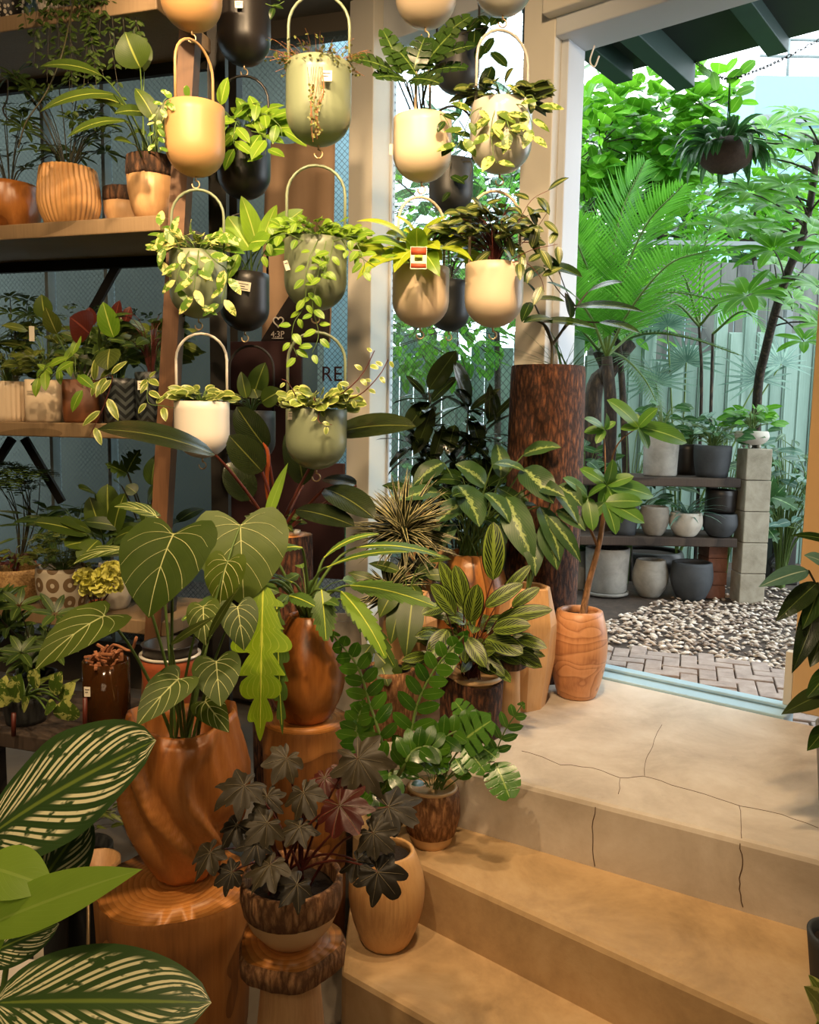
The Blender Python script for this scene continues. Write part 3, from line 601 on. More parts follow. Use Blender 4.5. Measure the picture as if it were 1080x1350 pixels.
# ------------------------------------------------------------------ landing, right to left
r_ = q(765, 905, 2.83); T = thing('potted_money_tree', 'young money tree with a bare trunk in a smooth tan wooden urn', 'potted plant', (.59, 2.76, 0))
pot(T, egg(.066, .099, .078, .30, .6), m['tan'], name='urn', wall=.02, soil=.02)
tr = [V((.6, 2.76, .27)), q(776, 770, 2.8), q(789, 722, 2.8), q(798, 668, 2.8)]
b = MB(); b.tube(spline(tr, 5), [.013, .008], 8, False); b.tube(spline([q(789, 722, 2.8), q(776, 690, 2.78), q(770, 660, 2.76)], 4), [.006, .003], 6, False); b.tube(spline([q(798, 668, 2.8), q(804, 620, 2.78), q(815, 585, 2.72), q(841, 563, 2.68)], 4), [.004, .002], 5, False)
b.tube(spline([q(798, 668, 2.8), q(798, 600, 2.85), q(796, 566, 2.85)], 4), [.003, .002], 5, False); b.build('trunk', m['mtrunk'], T)
f = MB()
for hub, tips in (((842, 563, 2.68), ((800, 527), (838, 545), (868, 538), (906, 584), (855, 592), (818, 566))), ((797, 566, 2.85), ((770, 570), (800, 545), (812, 556), (770, 552), (786, 585))),
                  ((800, 640, 2.78), ((764, 618), (782, 620), (808, 605), (836, 628), (862, 655), (820, 690), (792, 668))), ((798, 662, 2.72), ((770, 690), (826, 676), (850, 690), (848, 662), (812, 705))), ((775, 655, 2.74), ((742, 630), (752, 665), (782, 700), (800, 640)))):
    for i, tp in enumerate(tips):
        Yt = hub[2]-uni(-.02, .1); d = math.hypot(tp[0]-hub[0], tp[1]-hub[1])
        leafbt(f, q(*hub), q(tp[0], tp[1], Yt), d*.44*hub[2]/1080+.008, 'ell', V((uni(-.2, .2), -.8, .6)), .5, fold=.25, ns=8, na=2)
f.build('foliage', L['pach'], T)

T = thing('faceted_wood_planter', 'tall pale faceted wooden planter between the tan urn and round stool', 'planter', (.392, 2.66, 0))
def fac(a, r, z, t): return r*(1+.07*math.sin(3*a+9*z)), z+(.035*math.cos(a+2.2) if t > .8 else 0), a
pot(T, [(.074, 0), (.094, .16), (.099, .28), (.078, .40)], m['pale'], 8, .016, .04, fac, smooth=False)
for bp, tp, w in (((716, 690, 2.66), (735, 752, 2.6), 30), ((722, 680, 2.66), (766, 742, 2.62), 22), ((735, 672, 2.68), (772, 700, 2.62), 22), ((700, 700, 2.68), (706, 760, 2.6), 26), ((735, 640, 2.7), (768, 668, 2.66), 30)):
    big_leaf(T, V((.392, 2.66, .36)), bp, tp, w, L['agla'], m['twig'], 'lance', th=.7)

# tall bark log in front of the door jamb
lc = q(717, 700, 2.96); lc = V((.49, 2.99, 0))
T = thing('bark_log_planter', 'tall reddish bark log pedestal with a dark leafy plant growing from its top', 'planter', lc)
b = MB(); b.lathe([(.125, 0), (.134, .12), (.137, .7), (.136, 1.11), (.132, 1.14)], 72, lc, wob(.025, 5), True, False); b.build('log', m['barkr'], T)
b = MB(); b.lathe([(.133, 1.135), (.06, 1.138), (.001, 1.138)], 40, lc, wob(.025, 5)); b.build('cut_top', m['cut'], T)
rt = lc+V((-.01, 0, 1.12)); b = MB()
for pl in ([(727, 490), (728, 455), (716, 425), (702, 395)], [(728, 455), (742, 435), (760, 405), (775, 385)], [(728, 452), (720, 430), (700, 420)], [(742, 435), (755, 425), (790, 425)]):
    b.tube(spline([q(x, y, 2.95) for x, y in pl], 5), [.006, .003], 6, False)
b.build('trunk', m['twigd'], T); b = MB()
for bp, tp, w in (((712, 424), (788, 434), 27), ((728, 420), (690, 426), 24), ((700, 398), (688, 425), 16), ((716, 350), (768, 366), 34), ((758, 405), (850, 412), 30), ((775, 385), (822, 372), 26), ((765, 398), (720, 372), 22), ((752, 420), (745, 385), 20), ((700, 395), (745, 398), 20), ((790, 425), (845, 440), 24), ((705, 385), (680, 365), 18), ((716, 352), (690, 372), 24), ((735, 352), (712, 330), 22)):
    leafbt(b, q(*bp, 2.92), q(*tp, 2.85), w*2.9/1080, 'ovate', V((0, -.5, .85)), .5, fold=.2, ns=8)
for x, y in ((716, 352), (735, 352)): b.mi = 1; b.tube(spline([q(760, 405, 2.95), q((x+760)/2, 385, 2.94), q(x, y, 2.92)], 4), .002, 5, False); b.mi = 0
b.build('foliage', [L['philo'], m['twigd']], T); b = MB()
for i in range(26):
    a = uni(-.2, PI+.2); d = V((math.cos(a)*.9+.25, uni(-.4, .4), .35+abs(math.sin(a))*.6)); leaf(b, lc+V((.06+uni(-.02, .02), 0, 1.12)), d, uni(.12, .26), .012, 'blade', Z, .5, .3, ns=6, na=1)
b.build('spiky_foliage', L['out3'], T)

# ficus behind the window post
T = thing('potted_rubber_plant', 'bushy dark rubber plant with glossy upright leaves standing against the window', 'potted plant', (.2, 3.25, 0))
pot(T, cyl(.065, .08, .24), m['char'], soil=.02); b = MB(); f = MB(); rt = V((.2, 3.25, .22))
cen = [q(565, 515, 3.15), q(618, 530, 3.15), q(640, 560, 3.12), q(560, 590, 3.1), q(600, 610, 3.12), q(650, 600, 3.1), q(545, 570, 3.12), q(620, 575, 3.1), q(665, 620, 3.1)]
for c_ in cen: b.tube(spline([rt+V((uni(-.02, .02), 0, 0)), rt.lerp(c_, .5)+V((0, 0, .05)), c_], 5), [.006, .003], 6, False)
for bp, tp, w in (((565, 514), (602, 462), 30), ((618, 533), (598, 476), 28), ((568, 530), (604, 497), 20), ((645, 556), (646, 505), 14), ((563, 530), (536, 568), 30), ((560, 520), (535, 495), 10), ((570, 535), (545, 600), 26), ((620, 550), (635, 600), 26), ((655, 560), (650, 515), 18), ((640, 600), (648, 655), 26), ((585, 560), (570, 610), 22), ((600, 560), (590, 600), 24), ((640, 560), (700, 500), 10), ((620, 540), (660, 512), 12)):
    leafbt(f, q(*bp, 3.12), q(*tp, 3.06), w*3.1/1080, 'ell', V((uni(-.5, .5), -.8, .4)), .4, fold=.3, ns=8)
for c_ in cen+[q(590, 640, 3.1), q(570, 560, 3.14), q(640, 640, 3.1), q(610, 680, 3.1)]:
    for i in range(11):
        d = rdir(-.5, .9); d.y -= .35; leaf(f, c_-Z*uni(0, .1), d, uni(.1, .17), uni(.045, .06), 'ell', Z, .6, .3, ns=7)
f.build('foliage', L['ficus'], T); b.build('stem', m['twigd'], T)

# big striped round pot with the feathered plant
pc = q(633, 800, 2.93); pc = V((.22, 2.9, 0)); T = thing('potted_feather_plant', 'broad feather-marked plant overflowing a large round stripe-grained wooden pot', 'potted plant', pc)
pot(T, egg(.085, .145, .1, .47, .62), m['rosy'], wall=.02, soil=.03); rt = pc+Z*.44
for bp, tp, w in (((668, 655, 2.74), (703, 742, 2.62), 46), ((690, 618, 2.72), (730, 664, 2.62), 48), ((604, 640, 2.76), (632, 695, 2.66), 52), ((724, 640, 2.7), (762, 690, 2.62), 30), ((712, 668, 2.7), (738, 740, 2.6), 36), ((580, 650, 2.76), (525, 660, 2.68), 30), ((640, 640, 2.8), (600, 612, 2.78), 40), ((660, 630, 2.78), (655, 585, 2.85), 30), ((620, 660, 2.75), (575, 690, 2.68), 36), ((660, 690, 2.74), (650, 735, 2.68), 30), ((690, 600, 2.85), (740, 590, 2.8), 30), ((650, 612, 2.75), (692, 622, 2.68), 26), ((600, 690, 2.74), (565, 735, 2.68), 26), ((585, 610, 2.82), (545, 640, 2.78), 32), ((640, 650, 2.72), (672, 690, 2.66), 34), ((705, 640, 2.68), (745, 655, 2.6), 26)):
    big_leaf(T, rt+V((uni(-.05, .05), uni(-.03, .03), 0)), bp, tp, w*.85, L['agla'], m['twig'], 'ovate', th=.8, fold=.3, up=(uni(-.5, .5), -.6, .7), wave=.03, wk=2)
sprigs(T, rt, 34, .34, .24, .15, .055, 'ovate', L['philo'], m['twig'], .7, .0025, .3)

# peacock plant in bark pot
pc = V((.195, 2.4, 0)); T = T_PEA = thing('potted_peacock_plant', 'patterned peacock plant in a squat bark pot with shiny cream rim beside the landing edge', 'potted plant', pc)
pot(T, cyl(.09, .095, .17), m['barkr'], 48, .016, None, lambda a, r, z, t: (wob(.03, 8)(a, r, z, t)[0], z+(.012*math.sin(a*2+.5) if z > .1 else 0), a)); b = MB(); b.lathe([(.093, .174), (.087, .186), (.078, .176), (.072, .14), (.002, .135)], 40, pc); b.build('inner_rim', m['bowlw'], T, label='glossy cream inner rim'); rt = RT_PEA = pc+Z*.14
for bp, tp, w in (((650, 765, 2.34), (651, 688, 2.36), 40), ((655, 818, 2.32), (729, 804, 2.28), 30), ((640, 842, 2.3), (690, 862, 2.24), 40), ((628, 858, 2.3), (665, 892, 2.24), 28), ((600, 810, 2.34), (568, 770, 2.32), 34), ((590, 830, 2.32), (566, 870, 2.26), 34), ((612, 800, 2.34), (600, 745, 2.34), 30), ((640, 800, 2.3), (690, 770, 2.3), 28), ((620, 820, 2.28), (630, 770, 2.26), 34), ((650, 830, 2.28), (700, 825, 2.24), 34), ((615, 840, 2.26), (640, 880, 2.2), 30), ((600, 790, 2.4), (580, 740, 2.4), 26), ((660, 790, 2.4), (700, 745, 2.4), 22), ((600, 850, 2.3), (585, 895, 2.24), 28), ((675, 800, 2.36), (712, 775, 2.36), 22), ((585, 800, 2.4), (556, 810, 2.36), 26)):
    big_leaf(T, rt+V((uni(-.03, .03), uni(-.02, .02), 0)), bp, tp, w*.76, L['rat'], m['twigr'], 'ell', th=.5, fold=.22, pr=(.0025, .0018))
sprigs(T, rt, 26, .2, .15, .1, .045, 'ell', L['rat'], m['twigr'], .6, .0016, .3)

# round bark-edged stool
pc = V((.315, 2.505, 0)); T = thing('round_wood_stool', 'low round stool with bark-edged dark top tucked beside the tall faceted planter', 'stool', pc)
b = MB(); b.lathe([(.047, 0), (.042, .1), (.04, .175)], 32, pc); b.build('pedestal', m['pale'], T); b = MB(); b.lathe([(.054, .175), (.062, .18), (.062, .212), (.058, .216)], 48, pc, wob(.03, 2)); b.build('bark_edge', m['bark'], T)
b = MB(); b.lathe([(.0585, .2155), (.04, .217), (.001, .217)], 40, pc, wob(.03, 2)); b.build('top', m['stump'], T)

# ribbon dracaena behind, and its faceted tan neighbours
pc = V((-.02, 2.8, 0)); T = thing('potted_dracaena', 'spiky cream-striped dracaena with narrow blades below the hanging sage pots', 'potted plant', pc)
pot(T, cyl(.06, .075, .3), m['dkgrey'], soil=.02); b = MB(); f = MB()
for (x, y, Y, n, l) in ((532, 692, 2.7, 230, .2), (515, 770, 2.62, 90, .14), (548, 745, 2.75, 30, .1)):
    top = q(x, y, Y); b.tube(spline([pc+Z*.28, pc.lerp(top, .5)+Z*.14, top], 4), [.009, .006], 6)
    for i in range(n):
        d = rdir(-.25, 1); leaf(f, top-Z*uni(0, .05), d, l*uni(.7, 1.1), .017, 'blade', V((uni(-.5, .5), -.7, .6)), uni(.4, 1.1), .25, ns=6, na=2)
f.build('foliage', L['drac'], T); b.build('stem', m['twigd'], T)
pc = V((.06, 3.08, 0)); 
T = thing('tall_wood_vase', 'tall tan wooden vase rising behind the spiky striped dracaena', 'vase', pc)
pot(T, [(.06, 0), (.075, .25), (.078, .45), (.07, .58), (.06, .6)], m['pale'], 9, .012, .02, fac, smooth=False)
pc = V((.0, 2.6, 0)); RT_TAN = pc+Z*.36; T = T_TAN = thing('faceted_tan_planter', 'faceted tan wooden planter catching light behind the waxy-leaved plant', 'planter', pc)
def fac2(a, r, z, t): return r*(1+.1*math.sin(3*a+(0 if t < .5 else 1.))), z+(.03*math.sin(a) if t > .8 else 0), a+(.3 if .3 < t < .7 else 0)
pot(T, [(.08, 0), (.1, .16), (.095, .3), (.068, .385)], m['pale'], 7, .012, .03, fac2, smooth=False)
for bp, tp, w in (((530, 790, 2.5), (515, 850, 2.44), 26), ((545, 780, 2.5), (535, 870, 2.4), 34), ((525, 770, 2.5), (500, 815, 2.46), 26)): big_leaf(T, pc+Z*.36, bp, tp, w, L['spath'], m['twig'], 'lance', th=.6)
pc = V((-.055, 2.385, 0)); T = thing('bark_cylinder_pot', 'bark-covered cylinder pot with black liner and drooping leaf beside the round amber pot', 'planter', pc)
pot(T, cyl(.072, .078, .2), m['bark_lit'], 48, .012, None, wob(.03, 4)); b = MB(); b.lathe([(.065, .15), (.066, .195), (.062, .195), (.06, .1), (.002, .1)], 30, pc); b.build('liner', m['black'], T)
for bp, tp, w in (((500, 870, 2.36), (512, 905, 2.3), 26), ((495, 860, 2.36), (530, 905, 2.34), 30), ((490, 850, 2.38), (470, 880, 2.32), 24)): big_leaf(T, pc+Z*.1, bp, tp, w, L['spath'], m['twig'], 'serr', th=.8)
pc = V((-.217, 2.62, -.49)); T = thing('cream_ceramic_pot', 'plain cream round pot peeking out behind the round amber wooden pot', 'pot', pc); pot(T, egg(.058, .07, .06, .785, .8), m['ctaupe'], soil=.03)
# ------------------------------------------------------------------ on the treads
pc = V((.072, 2.06, -.17)); T = thing('potted_split_leaf_plant', 'split-leaf climber in a small bark pot with cream base on the upper tread', 'potted plant', pc)
b = MB(); b.lathe([(.05, 0), (.055, .012), (.062, .035)], 40, pc, None, True); b.build('base', m['bowlw'], T, label='smooth cream base ring')
pot(T, [(.062, .03), (.074, .08), (.072, .13), (.068, .15)], m['bark_lit'], 48, .014, .03, wob(.025, 6)); b = MB(); b.lathe([(.067, .151), (.062, .158), (.055, .152), (.053, .12)], 36, pc); b.build('inner_rim', m['bowlw'], T, label='pale inner rim'); rt = pc+Z*.12
for bp, tp, w in (((600, 986, 1.98), (648, 950, 1.94), 50), ((612, 984, 1.96), (640, 1018, 1.92), 34), ((652, 1004, 1.96), (672, 1052, 1.9), 46), ((625, 960, 2.02), (600, 925, 2.02), 30), ((590, 1000, 1.98), (565, 1015, 1.94), 28), ((575, 985, 2.0), (560, 950, 2.0), 30), ((600, 1000, 1.95), (612, 1020, 1.92), 22), ((635, 985, 1.98), (655, 1000, 1.94), 24)):
    big_leaf(T, rt+V((uni(-.02, .02), 0, 0)), bp, tp, w, L['mon'], m['twig'], 'mon', th=.5, fold=.12, ns=40, pr=(.0025, .002))
b = MB(); frond(b, [q(650, 1000, 1.97), q(665, 965, 1.95), q(688, 930, 1.93)], 5, .05, .022, .8, .3, .15, V((0, -.8, .5)), 'ell', ns=5); b.mi = 1; b.tube(spline([rt, q(640, 1000, 2.0), q(650, 1000, 1.97), q(665, 965, 1.95), q(688, 930, 1.93)], 4), .0018, 5, False); b.build('leaf', [L['mon'], m['twig']], T)
sprigs(T, rt, 12, .1, .08, .05, .024, 'ell', L['zz'], m['twig'], .5, .0015)
pc = V((-.045, 2.16, -.17)); T = thing('potted_zz_plant', 'waxy arching ZZ plant with fat glossy leaflets crowding the treads behind the egg-shaped pot', 'potted plant', pc)
pot(T, cyl(.042, .05, .1), m['black'], 28, .004, .01); b = MB(); s = MB(); rt = pc+Z*.09
for pl, Y in (([(505, 985), (488, 930), (472, 880), (440, 838)], 1.99), ([(535, 1000), (550, 930), (575, 880), (612, 838)], 2.0), ([(520, 1010), (560, 985), (600, 965), (640, 945)], 1.98), ([(515, 1020), (505, 1040), (490, 1045), (470, 1030)], 1.93), ([(530, 1015), (545, 990), (570, 985), (585, 1005)], 1.95), ([(505, 1010), (480, 985), (470, 960), (478, 930)], 1.97)):
    pts = [rt]+[q(x, y, Y) for x, y in pl]; s.tube(spline(pts, 5), [.0055, .0025], 6, False)
    frond(b, pts, 9, .062, .033, 1.0, .3, .3, V((0, -.85, .5)), 'ell', vee=.4, ns=7)
b.build('foliage', L['zz'], T); s.build('stem', m['twig'], T)
pc = qz(508, 1262, -.33); pc = V((pc.x, pc.y+.062, -.33)); T = thing('egg_shaped_wood_pot', 'egg-shaped pale wooden pot filled with dark soil on the lowest tread', 'pot', pc)
pot(T, egg(.058, .093, .066, .235, .58), m['egg'], wall=.01, soil=.016)
# ------------------------------------------------------------------ begonia on its stool
pc = V((-.218, 1.5, -.49)); T = thing('bark_edged_wood_stool', 'small stool with a bark-edged slab top and pale flared pedestal', 'stool', pc)
b = MB(); b.lathe([(.092, 0), (.075, .14), (.06, .3), (.056, .365)], 40, pc); b.build('pedestal', m['pale'], T); w_ = wob(.05, 9)
b = MB(); b.lathe([(.085, .365), (.098, .37), (.101, .405), (.096, .414)], 56, pc, w_); b.build('bark_edge', m['bark_lit'], T); b = MB(); b.lathe([(.0965, .4135), (.05, .416), (.001, .416)], 48, pc, w_); b.build('top', m['cut'], T)
zt = -.49+.416; pc = V((-.215, 1.49, zt+.001)); T = thing('potted_dark_begonia', 'dark bronze star-leaved begonia in a two-tone half-bark bowl on the small stool', 'potted plant', pc)
b = MB(); b.lathe([(.03, 0), (.055, .014), (.08, .045), (.092, .075)], 44, pc); b.build('bowl_base', m['bowlw'], T, label='smooth cream lower half')
pot(T, [(.092, .074), (.098, .1), (.097, .135)], m['bark_lit'], 56, .012, .03, wob(.015, 3), 'bowl_rim', label='rough bark upper half'); rt = pc+Z*.11
for x, y, R, Y, up in ((322, 1036, 37, 1.42, 0), (277, 1124, 30, 1.4, -.4), (306, 1150, 24, 1.38, -.3), (352, 1085, 32, 1.4, 0), (356, 1140, 34, 1.36, 0), (392, 1166, 30, 1.36, .1), (428, 1025, 24, 1.48, .2), (378, 1000, 30, 1.5, 0), (472, 1000, 44, 1.46, .4), (512, 1064, 40, 1.42, .3), (448, 1062, 42, 1.4, .2), (492, 1098, 32, 1.38, .5), (498, 1150, 38, 1.36, .4), (338, 1112, 26, 1.38, -.2), (400, 1045, 32, 1.46, 0), (312, 1088, 26, 1.42, -.3), (455, 1015, 30, 1.5, 0), (395, 1090, 28, 1.42, 0), (470, 1135, 26, 1.42, .2), (352, 1050, 26, 1.46, 0)):
    b = MB(); P = q(x, y, Y); petiole(b, rt+V((uni(-.04, .04), uni(-.03, .03), 0)), P, .003, .002, .3)
    d = V(((x-390)/160, -.45, -.55)); starleaf(b, P, d+V((uni(-.5, .5), 0, uni(-.2, .4))), R*Y/1080*1.2, V((up*.3+uni(-.4, .4), -.7, uni(.5, 1))), 7, .36, .3, vm=2); b.build('leaf', [L['burg'] if (x, y) in ((428, 1025), (455, 1015), (448, 1062)) else L['bego'], m['twigr'], m['vdk']], T)
# ------------------------------------------------------------------ stump with the carved pot and velvet-leaf plant
pc = V((-.5, 1.7, -.49)); T = thing('wide_wood_stump', 'wide peeled wooden stump carrying the big carved pot', 'stump', pc); w_ = wob(.045, 21, 1.2)
b = MB(); b.lathe([(.15, 0), (.158, .1), (.165, .3), (.168, .4), (.164, .412)], 64, pc, w_); b.build('trunk', m['stump'], T); b = MB(); b.lathe([(.1645, .4115), (.09, .415), (.001, .415)], 56, pc, w_); b.build('cut_top', m['cut'], T)
pc = V((-.485, 1.72, -.074)); T = thing('potted_velvet_leaf_plant', 'velvety heart-leaved plant with pale veins in a large carved fluted wooden pot', 'potted plant', pc)
def carve(a, r, z, t):
    k = 7; h = z/.365; ph = (a+.9*math.sin(h*2.4-.4)+.25*math.sin(h*6+a*2))*k/(2*PI); f = ph % 1; tr_ = f/.78 if f < .78 else (1-f)/.22
    dep = .02+.21*math.sin(PI*min(1, max(0, h*.9+.08)))**.8
    return r*(1-dep*(1-tr_)**1.05+.01*math.sin(a*23+h*9)*h), z+(.014*math.sin(a*2+1) if h > .95 else 0), a
b = MB(); prof = [(.05, 0), (.075, .02), (.105, .07), (.132, .13), (.146, .19), (.145, .26), (.132, .32), (.116, .365)]
pp = []
for i in range(len(prof)-1):
    for k in range(4): pp.append(tuple(prof[i][j]*(1-k/4)+prof[i+1][j]*k/4 for j in (0, 1)))
pp.append(prof[-1]); b.lathe(pp+[(.108, .368), (.104, .33), (.102, .27)], 168, pc, carve, True, True); b.build('carved_pot', m['honey'], T)
rt = pc+Z*.28
b = MB(); b.lathe([(.098, .28), (.05, .285), (.001, .285)], 30, pc); b.build('soil', m['soil'], T)
for bp, tp, w, th, up in (((229, 704, 1.52), (196, 815, 1.44), 128, .5, (-.25, -.85, .35)), ((138, 812, 1.5), (46, 884, 1.4), 74, .6, (-.1, -.6, .75)), ((317, 692, 1.9), (322, 800, 1.84), 116, .4, (.1, -.85, .4)), ((285, 872, 1.56), (291, 932, 1.5), 60, .5, (.1, -.8, .5)), ((236, 895, 1.5), (180, 958, 1.42), 54, .5, (-.1, -.8, .5)), ((313, 800, 1.7), (322, 858, 1.66), 48, .5, (.2, -.8, .4)), ((168, 726, 1.6), (96, 744, 1.5), 36, .7, (0, -.35, .9)), ((268, 800, 1.68), (272, 852, 1.62), 42, .5, (0, -.8, .4)), ((270, 925, 1.6), (302, 966, 1.54), 40, .6, (0, -.7, .6)), ((205, 680, 1.75), (150, 668, 1.7), 40, .6, (0, -.4, .9)), ((300, 740, 1.8), (290, 800, 1.78), 60, .4, (-.3, -.7, .4))):
    big_leaf(T, rt+V((uni(-.03, .03), uni(-.03, .03), 0)), bp, tp, w, L['glor'], m['twig'], 'heart', up=up, th=th, fold=.1, vein=HV, vmat=m['veinp'], ns=24, na=4, vr=.0012, wave=.015, wk=2)
for k in range(2): big_leaf(T, rt, ((275, 840, 1.62), (225, 850, 1.5))[k], ((315, 775, 1.6), (285, 812, 1.5))[k], 12, L['olive'], m['twig'], 'lance', th=.3)
# ------------------------------------------------------------------ round amber pot with lobed philodendron, on a short stump
pc = V((-.262, 2.08, -.49)); T = thing('short_wood_stump', 'narrow barkless stump under the round amber pot', 'stump', pc); w_ = wob(.03, 31)
b = MB(); b.lathe([(.105, 0), (.108, .3), (.112, .63), (.109, .642)], 56, pc, w_); b.build('trunk', m['stump'], T); b = MB(); b.lathe([(.1095, .6415), (.05, .644), (.001, .644)], 48, pc, w_); b.build('cut_top', m['cut'], T)
pc = V((-.262, 2.08, .156)); RT_PHI = pc+Z*.25; T = T_PHI = thing('potted_lobed_philodendron', 'lobed philodendron with one big lime leaf in a round amber wooden pot', 'potted plant', pc)
pot(T, egg(.062, .102, .05, .275, .42), m['amber'], wall=.012, soil=.03); rt = pc+Z*.25
for bp, tp, w, mt, kd, th, up in (((347, 770, 1.86), (343, 966, 1.78), 74, 'lime', 'lobe', .25, (.1, -.95, .2)), ((398, 722, 2.0), (338, 738, 1.9), 32, 'lobeg', 'serr', .7, (0, -.3, .9)), ((424, 778, 1.98), (430, 845, 1.92), 34, 'lobeg', 'serr', .4, (.2, -.8, .4)), ((432, 748, 2.0), (540, 728, 1.9), 26, 'lobeg', 'serr', .5, (0, -.3, .9)), ((428, 735, 2.1), (500, 704, 2.1), 16, 'lobeg', 'serr', .9, (0, -.4, .9)), ((450, 780, 2.0), (508, 868, 1.9), 32, 'fresh', 'serr', .7, (.3, -.6, .6)), ((462, 772, 2.05), (575, 800, 1.95), 34, 'lobeg', 'serr', .5, (0, -.6, .8)), ((385, 768, 2.0), (272, 750, 1.9), 20, 'lobeg', 'lobe', .6, (0, -.4, .9)), ((345, 768, 1.95), (240, 818, 1.85), 26, 'lobeg', 'serr', .6, (0, -.5, .8)), ((382, 786, 1.95), (416, 800, 1.9), 24, 'lobeg', 'serr', .5, (0, -.6, .7)), ((330, 706, 2.05), (276, 700, 2.0), 22, 'lobeg', 'lobe', .5, (0, -.5, .8)), ((450, 790, 2.05), (520, 880, 2.0), 30, 'lobeg', 'serr', .8, (0, -.5, .8)), ((470, 722, 2.1), (585, 735, 2.05), 24, 'lobeg', 'serr', .6, (0, -.3, .9)), ((365, 800, 1.9), (372, 960, 1.84), 28, 'lobeg', 'lobe', .3, (0, -.9, .3))):
    big_leaf(T, rt+V((uni(-.02, .02), uni(-.02, .02), 0)), bp, tp, w, L[mt], m['twig'], kd, up=up, th=th, fold=.12, vein=MV, vmat=m['veinl'], ns=60 if kd == 'lobe' else 44, na=2, sag=.35, pr=(.005, .003), vr=.0016)
# ------------------------------------------------------------------ bark log with the dark philodendron
pc = V((-.375, 2.42, -.49)); T = thing('potted_imperial_philodendron', 'glossy dark paddle-leaved philodendron with red stems rising from a dark bark log', 'potted plant', pc)
b = MB(); b.lathe([(.088, 0), (.09, .5), (.088, 1.0), (.085, 1.085)], 56, pc, wob(.04, 14)); b.build('bark_log', m['barkr'], T); b = MB(); b.lathe([(.086, 1.084), (.05, 1.087), (.001, 1.087)], 40, pc, wob(.04, 14)); b.build('cut_top', m['cut'], T); rt = pc+V((-.02, 0, 1.06))
b = MB(); b.lathe([(.022, 1.086), (.026, 1.1), (.022, 1.1), (.02, 1.09), (.001, 1.09)], 24, pc+V((.03, -.03, .001))); b.build('dish', m['pearl'], T, label='small white dish on the cut top')
for bp, tp, w, mt, th, up in (((284, 600, 2.2), (128, 566, 2.05), 52, 'imper', .5, (0, -.55, .85)), ((436, 573, 2.4), (548, 562, 2.3), 42, 'imper', .5, (0, -.7, .7)), ((428, 644, 2.36), (494, 684, 2.26), 46, 'imper', .5, (0, -.5, .85)), ((390, 672, 2.34), (468, 694, 2.24), 36, 'imper', .4, (0, -.6, .8)), ((352, 592, 2.36), (312, 536, 2.34), 38, 'imper', .4, (-.3, -.8, .3)), ((346, 622, 2.34), (302, 574, 2.3), 40, 'imper', .5, (-.3, -.7, .5)), ((400, 640, 2.5), (385, 560, 2.5), 40, 'imper', .4, (.3, -.8, .3)), ((330, 660, 2.5), (300, 610, 2.5), 40, 'imper', .4, (.3, -.8, .3)), ((470, 640, 2.4), (425, 632, 2.45), 30, 'imper', .4, (.3, -.5, .8))):
    big_leaf(T, rt+V((uni(-.02, .02), uni(-.02, .02), 0)), bp, tp, w, L[mt], m['twigr'], 'ell', up=up, th=th, fold=.2, pr=(.006, .004), sag=.1, ns=12)
big_leaf(T, rt, (350, 692, 2.36), (380, 610, 2.34), 15, L['fresh'], m['twig'], 'lance', th=.3)
b = MB(); b.tube(spline([rt, q(352, 640, 2.38), q(352, 592, 2.36), q(318, 545, 2.35)], 5), [.009, .004], 8); b.build('sheath', m['sheath'], T, label='orange leaf sheath')
sprigs(T, rt, 14, .1, .06, .05, .022, 'ovate', L['spath'], m['twig'], .6)
# ------------------------------------------------------------------ near left foreground
pc = V((-.52, .86, -.49)); T = thing('potted_pinstripe_plant', 'foreground calathea with cream pin-striped leaves along the left edge', 'potted plant', pc)
pot(T, cyl(.1, .13, .24), m['char'], soil=.03); rt = pc+Z*.22
for bp, tp, w, th, up in (((-22, 1108, .78), (206, 976, .74), 150, .3, (-.25, -.7, .7)), ((20, 1212, .8), (118, 1074, .8), 86, .3, (.3, -.8, .5)), ((-25, 1262, .78), (78, 1218, .76), 56, .3, (.0, -.8, .6)), ((-8, 1322, .72), (279, 1322, .68), 128, .45, (0, -.72, .7))):
    big_leaf(T, rt+V((uni(-.03, .03), uni(-.03, .03), 0)), bp, tp, w, L['pin'], m['twig'], 'ell', up=up, th=th, fold=.08, wave=.02, wk=2, ns=20, na=5, pr=(.004, .003))
pc = V((-.42, .58, -.49)); T = thing('potted_plain_green_plant', 'blurred plain green pointed leaves reaching in from the left edge', 'potted plant', pc)
pot(T, cyl(.09, .12, .24), m['clight'], soil=.03); rt = pc+Z*.22
for bp, tp, w, th, up in (((-25, 1140, .6), (72, 1172, .58), 70, .4, (0, -.6, .8)), ((-30, 1226, .58), (188, 1146, .56), 66, .3, (-.1, -.7, .7)), ((-40, 1280, .6), (10, 1230, .6), 40, .3, (0, -.7, .7))):
    big_leaf(T, rt, bp, tp, w, L['fresh'], m['twig'], 'lance', up=up, th=th, fold=.12, ns=16, na=4)
pc = V((-.715, 1.8, -.49)); T = thing('wire_legged_bowl', 'small honey wood bowl on thin wire legs left of the wide stump', 'bowl', pc)
b = MB(); b.lathe([(.02, .325), (.04, .33), (.055, .36), (.056, .40), (.05, .40), (.04, .35), (.002, .345)], 32, pc); b.build('bowl', m['pale'], T)
for k in range(3):
    a = k*2.1+.4; b = MB(); b.tube([pc+V((math.cos(a)*.035, math.sin(a)*.035, .33)), pc+V((math.cos(a)*.05, math.sin(a)*.05, 0))], .003, 6); b.build('leg', m['brass'], T)
pc = V((-.69, 1.36, -.49)); T = thing('tall_cream_pot', 'cream pot half out of frame at the lower left corner', 'pot', pc); pot(T, cyl(.05, .06, .42), m['white'], soil=.03)
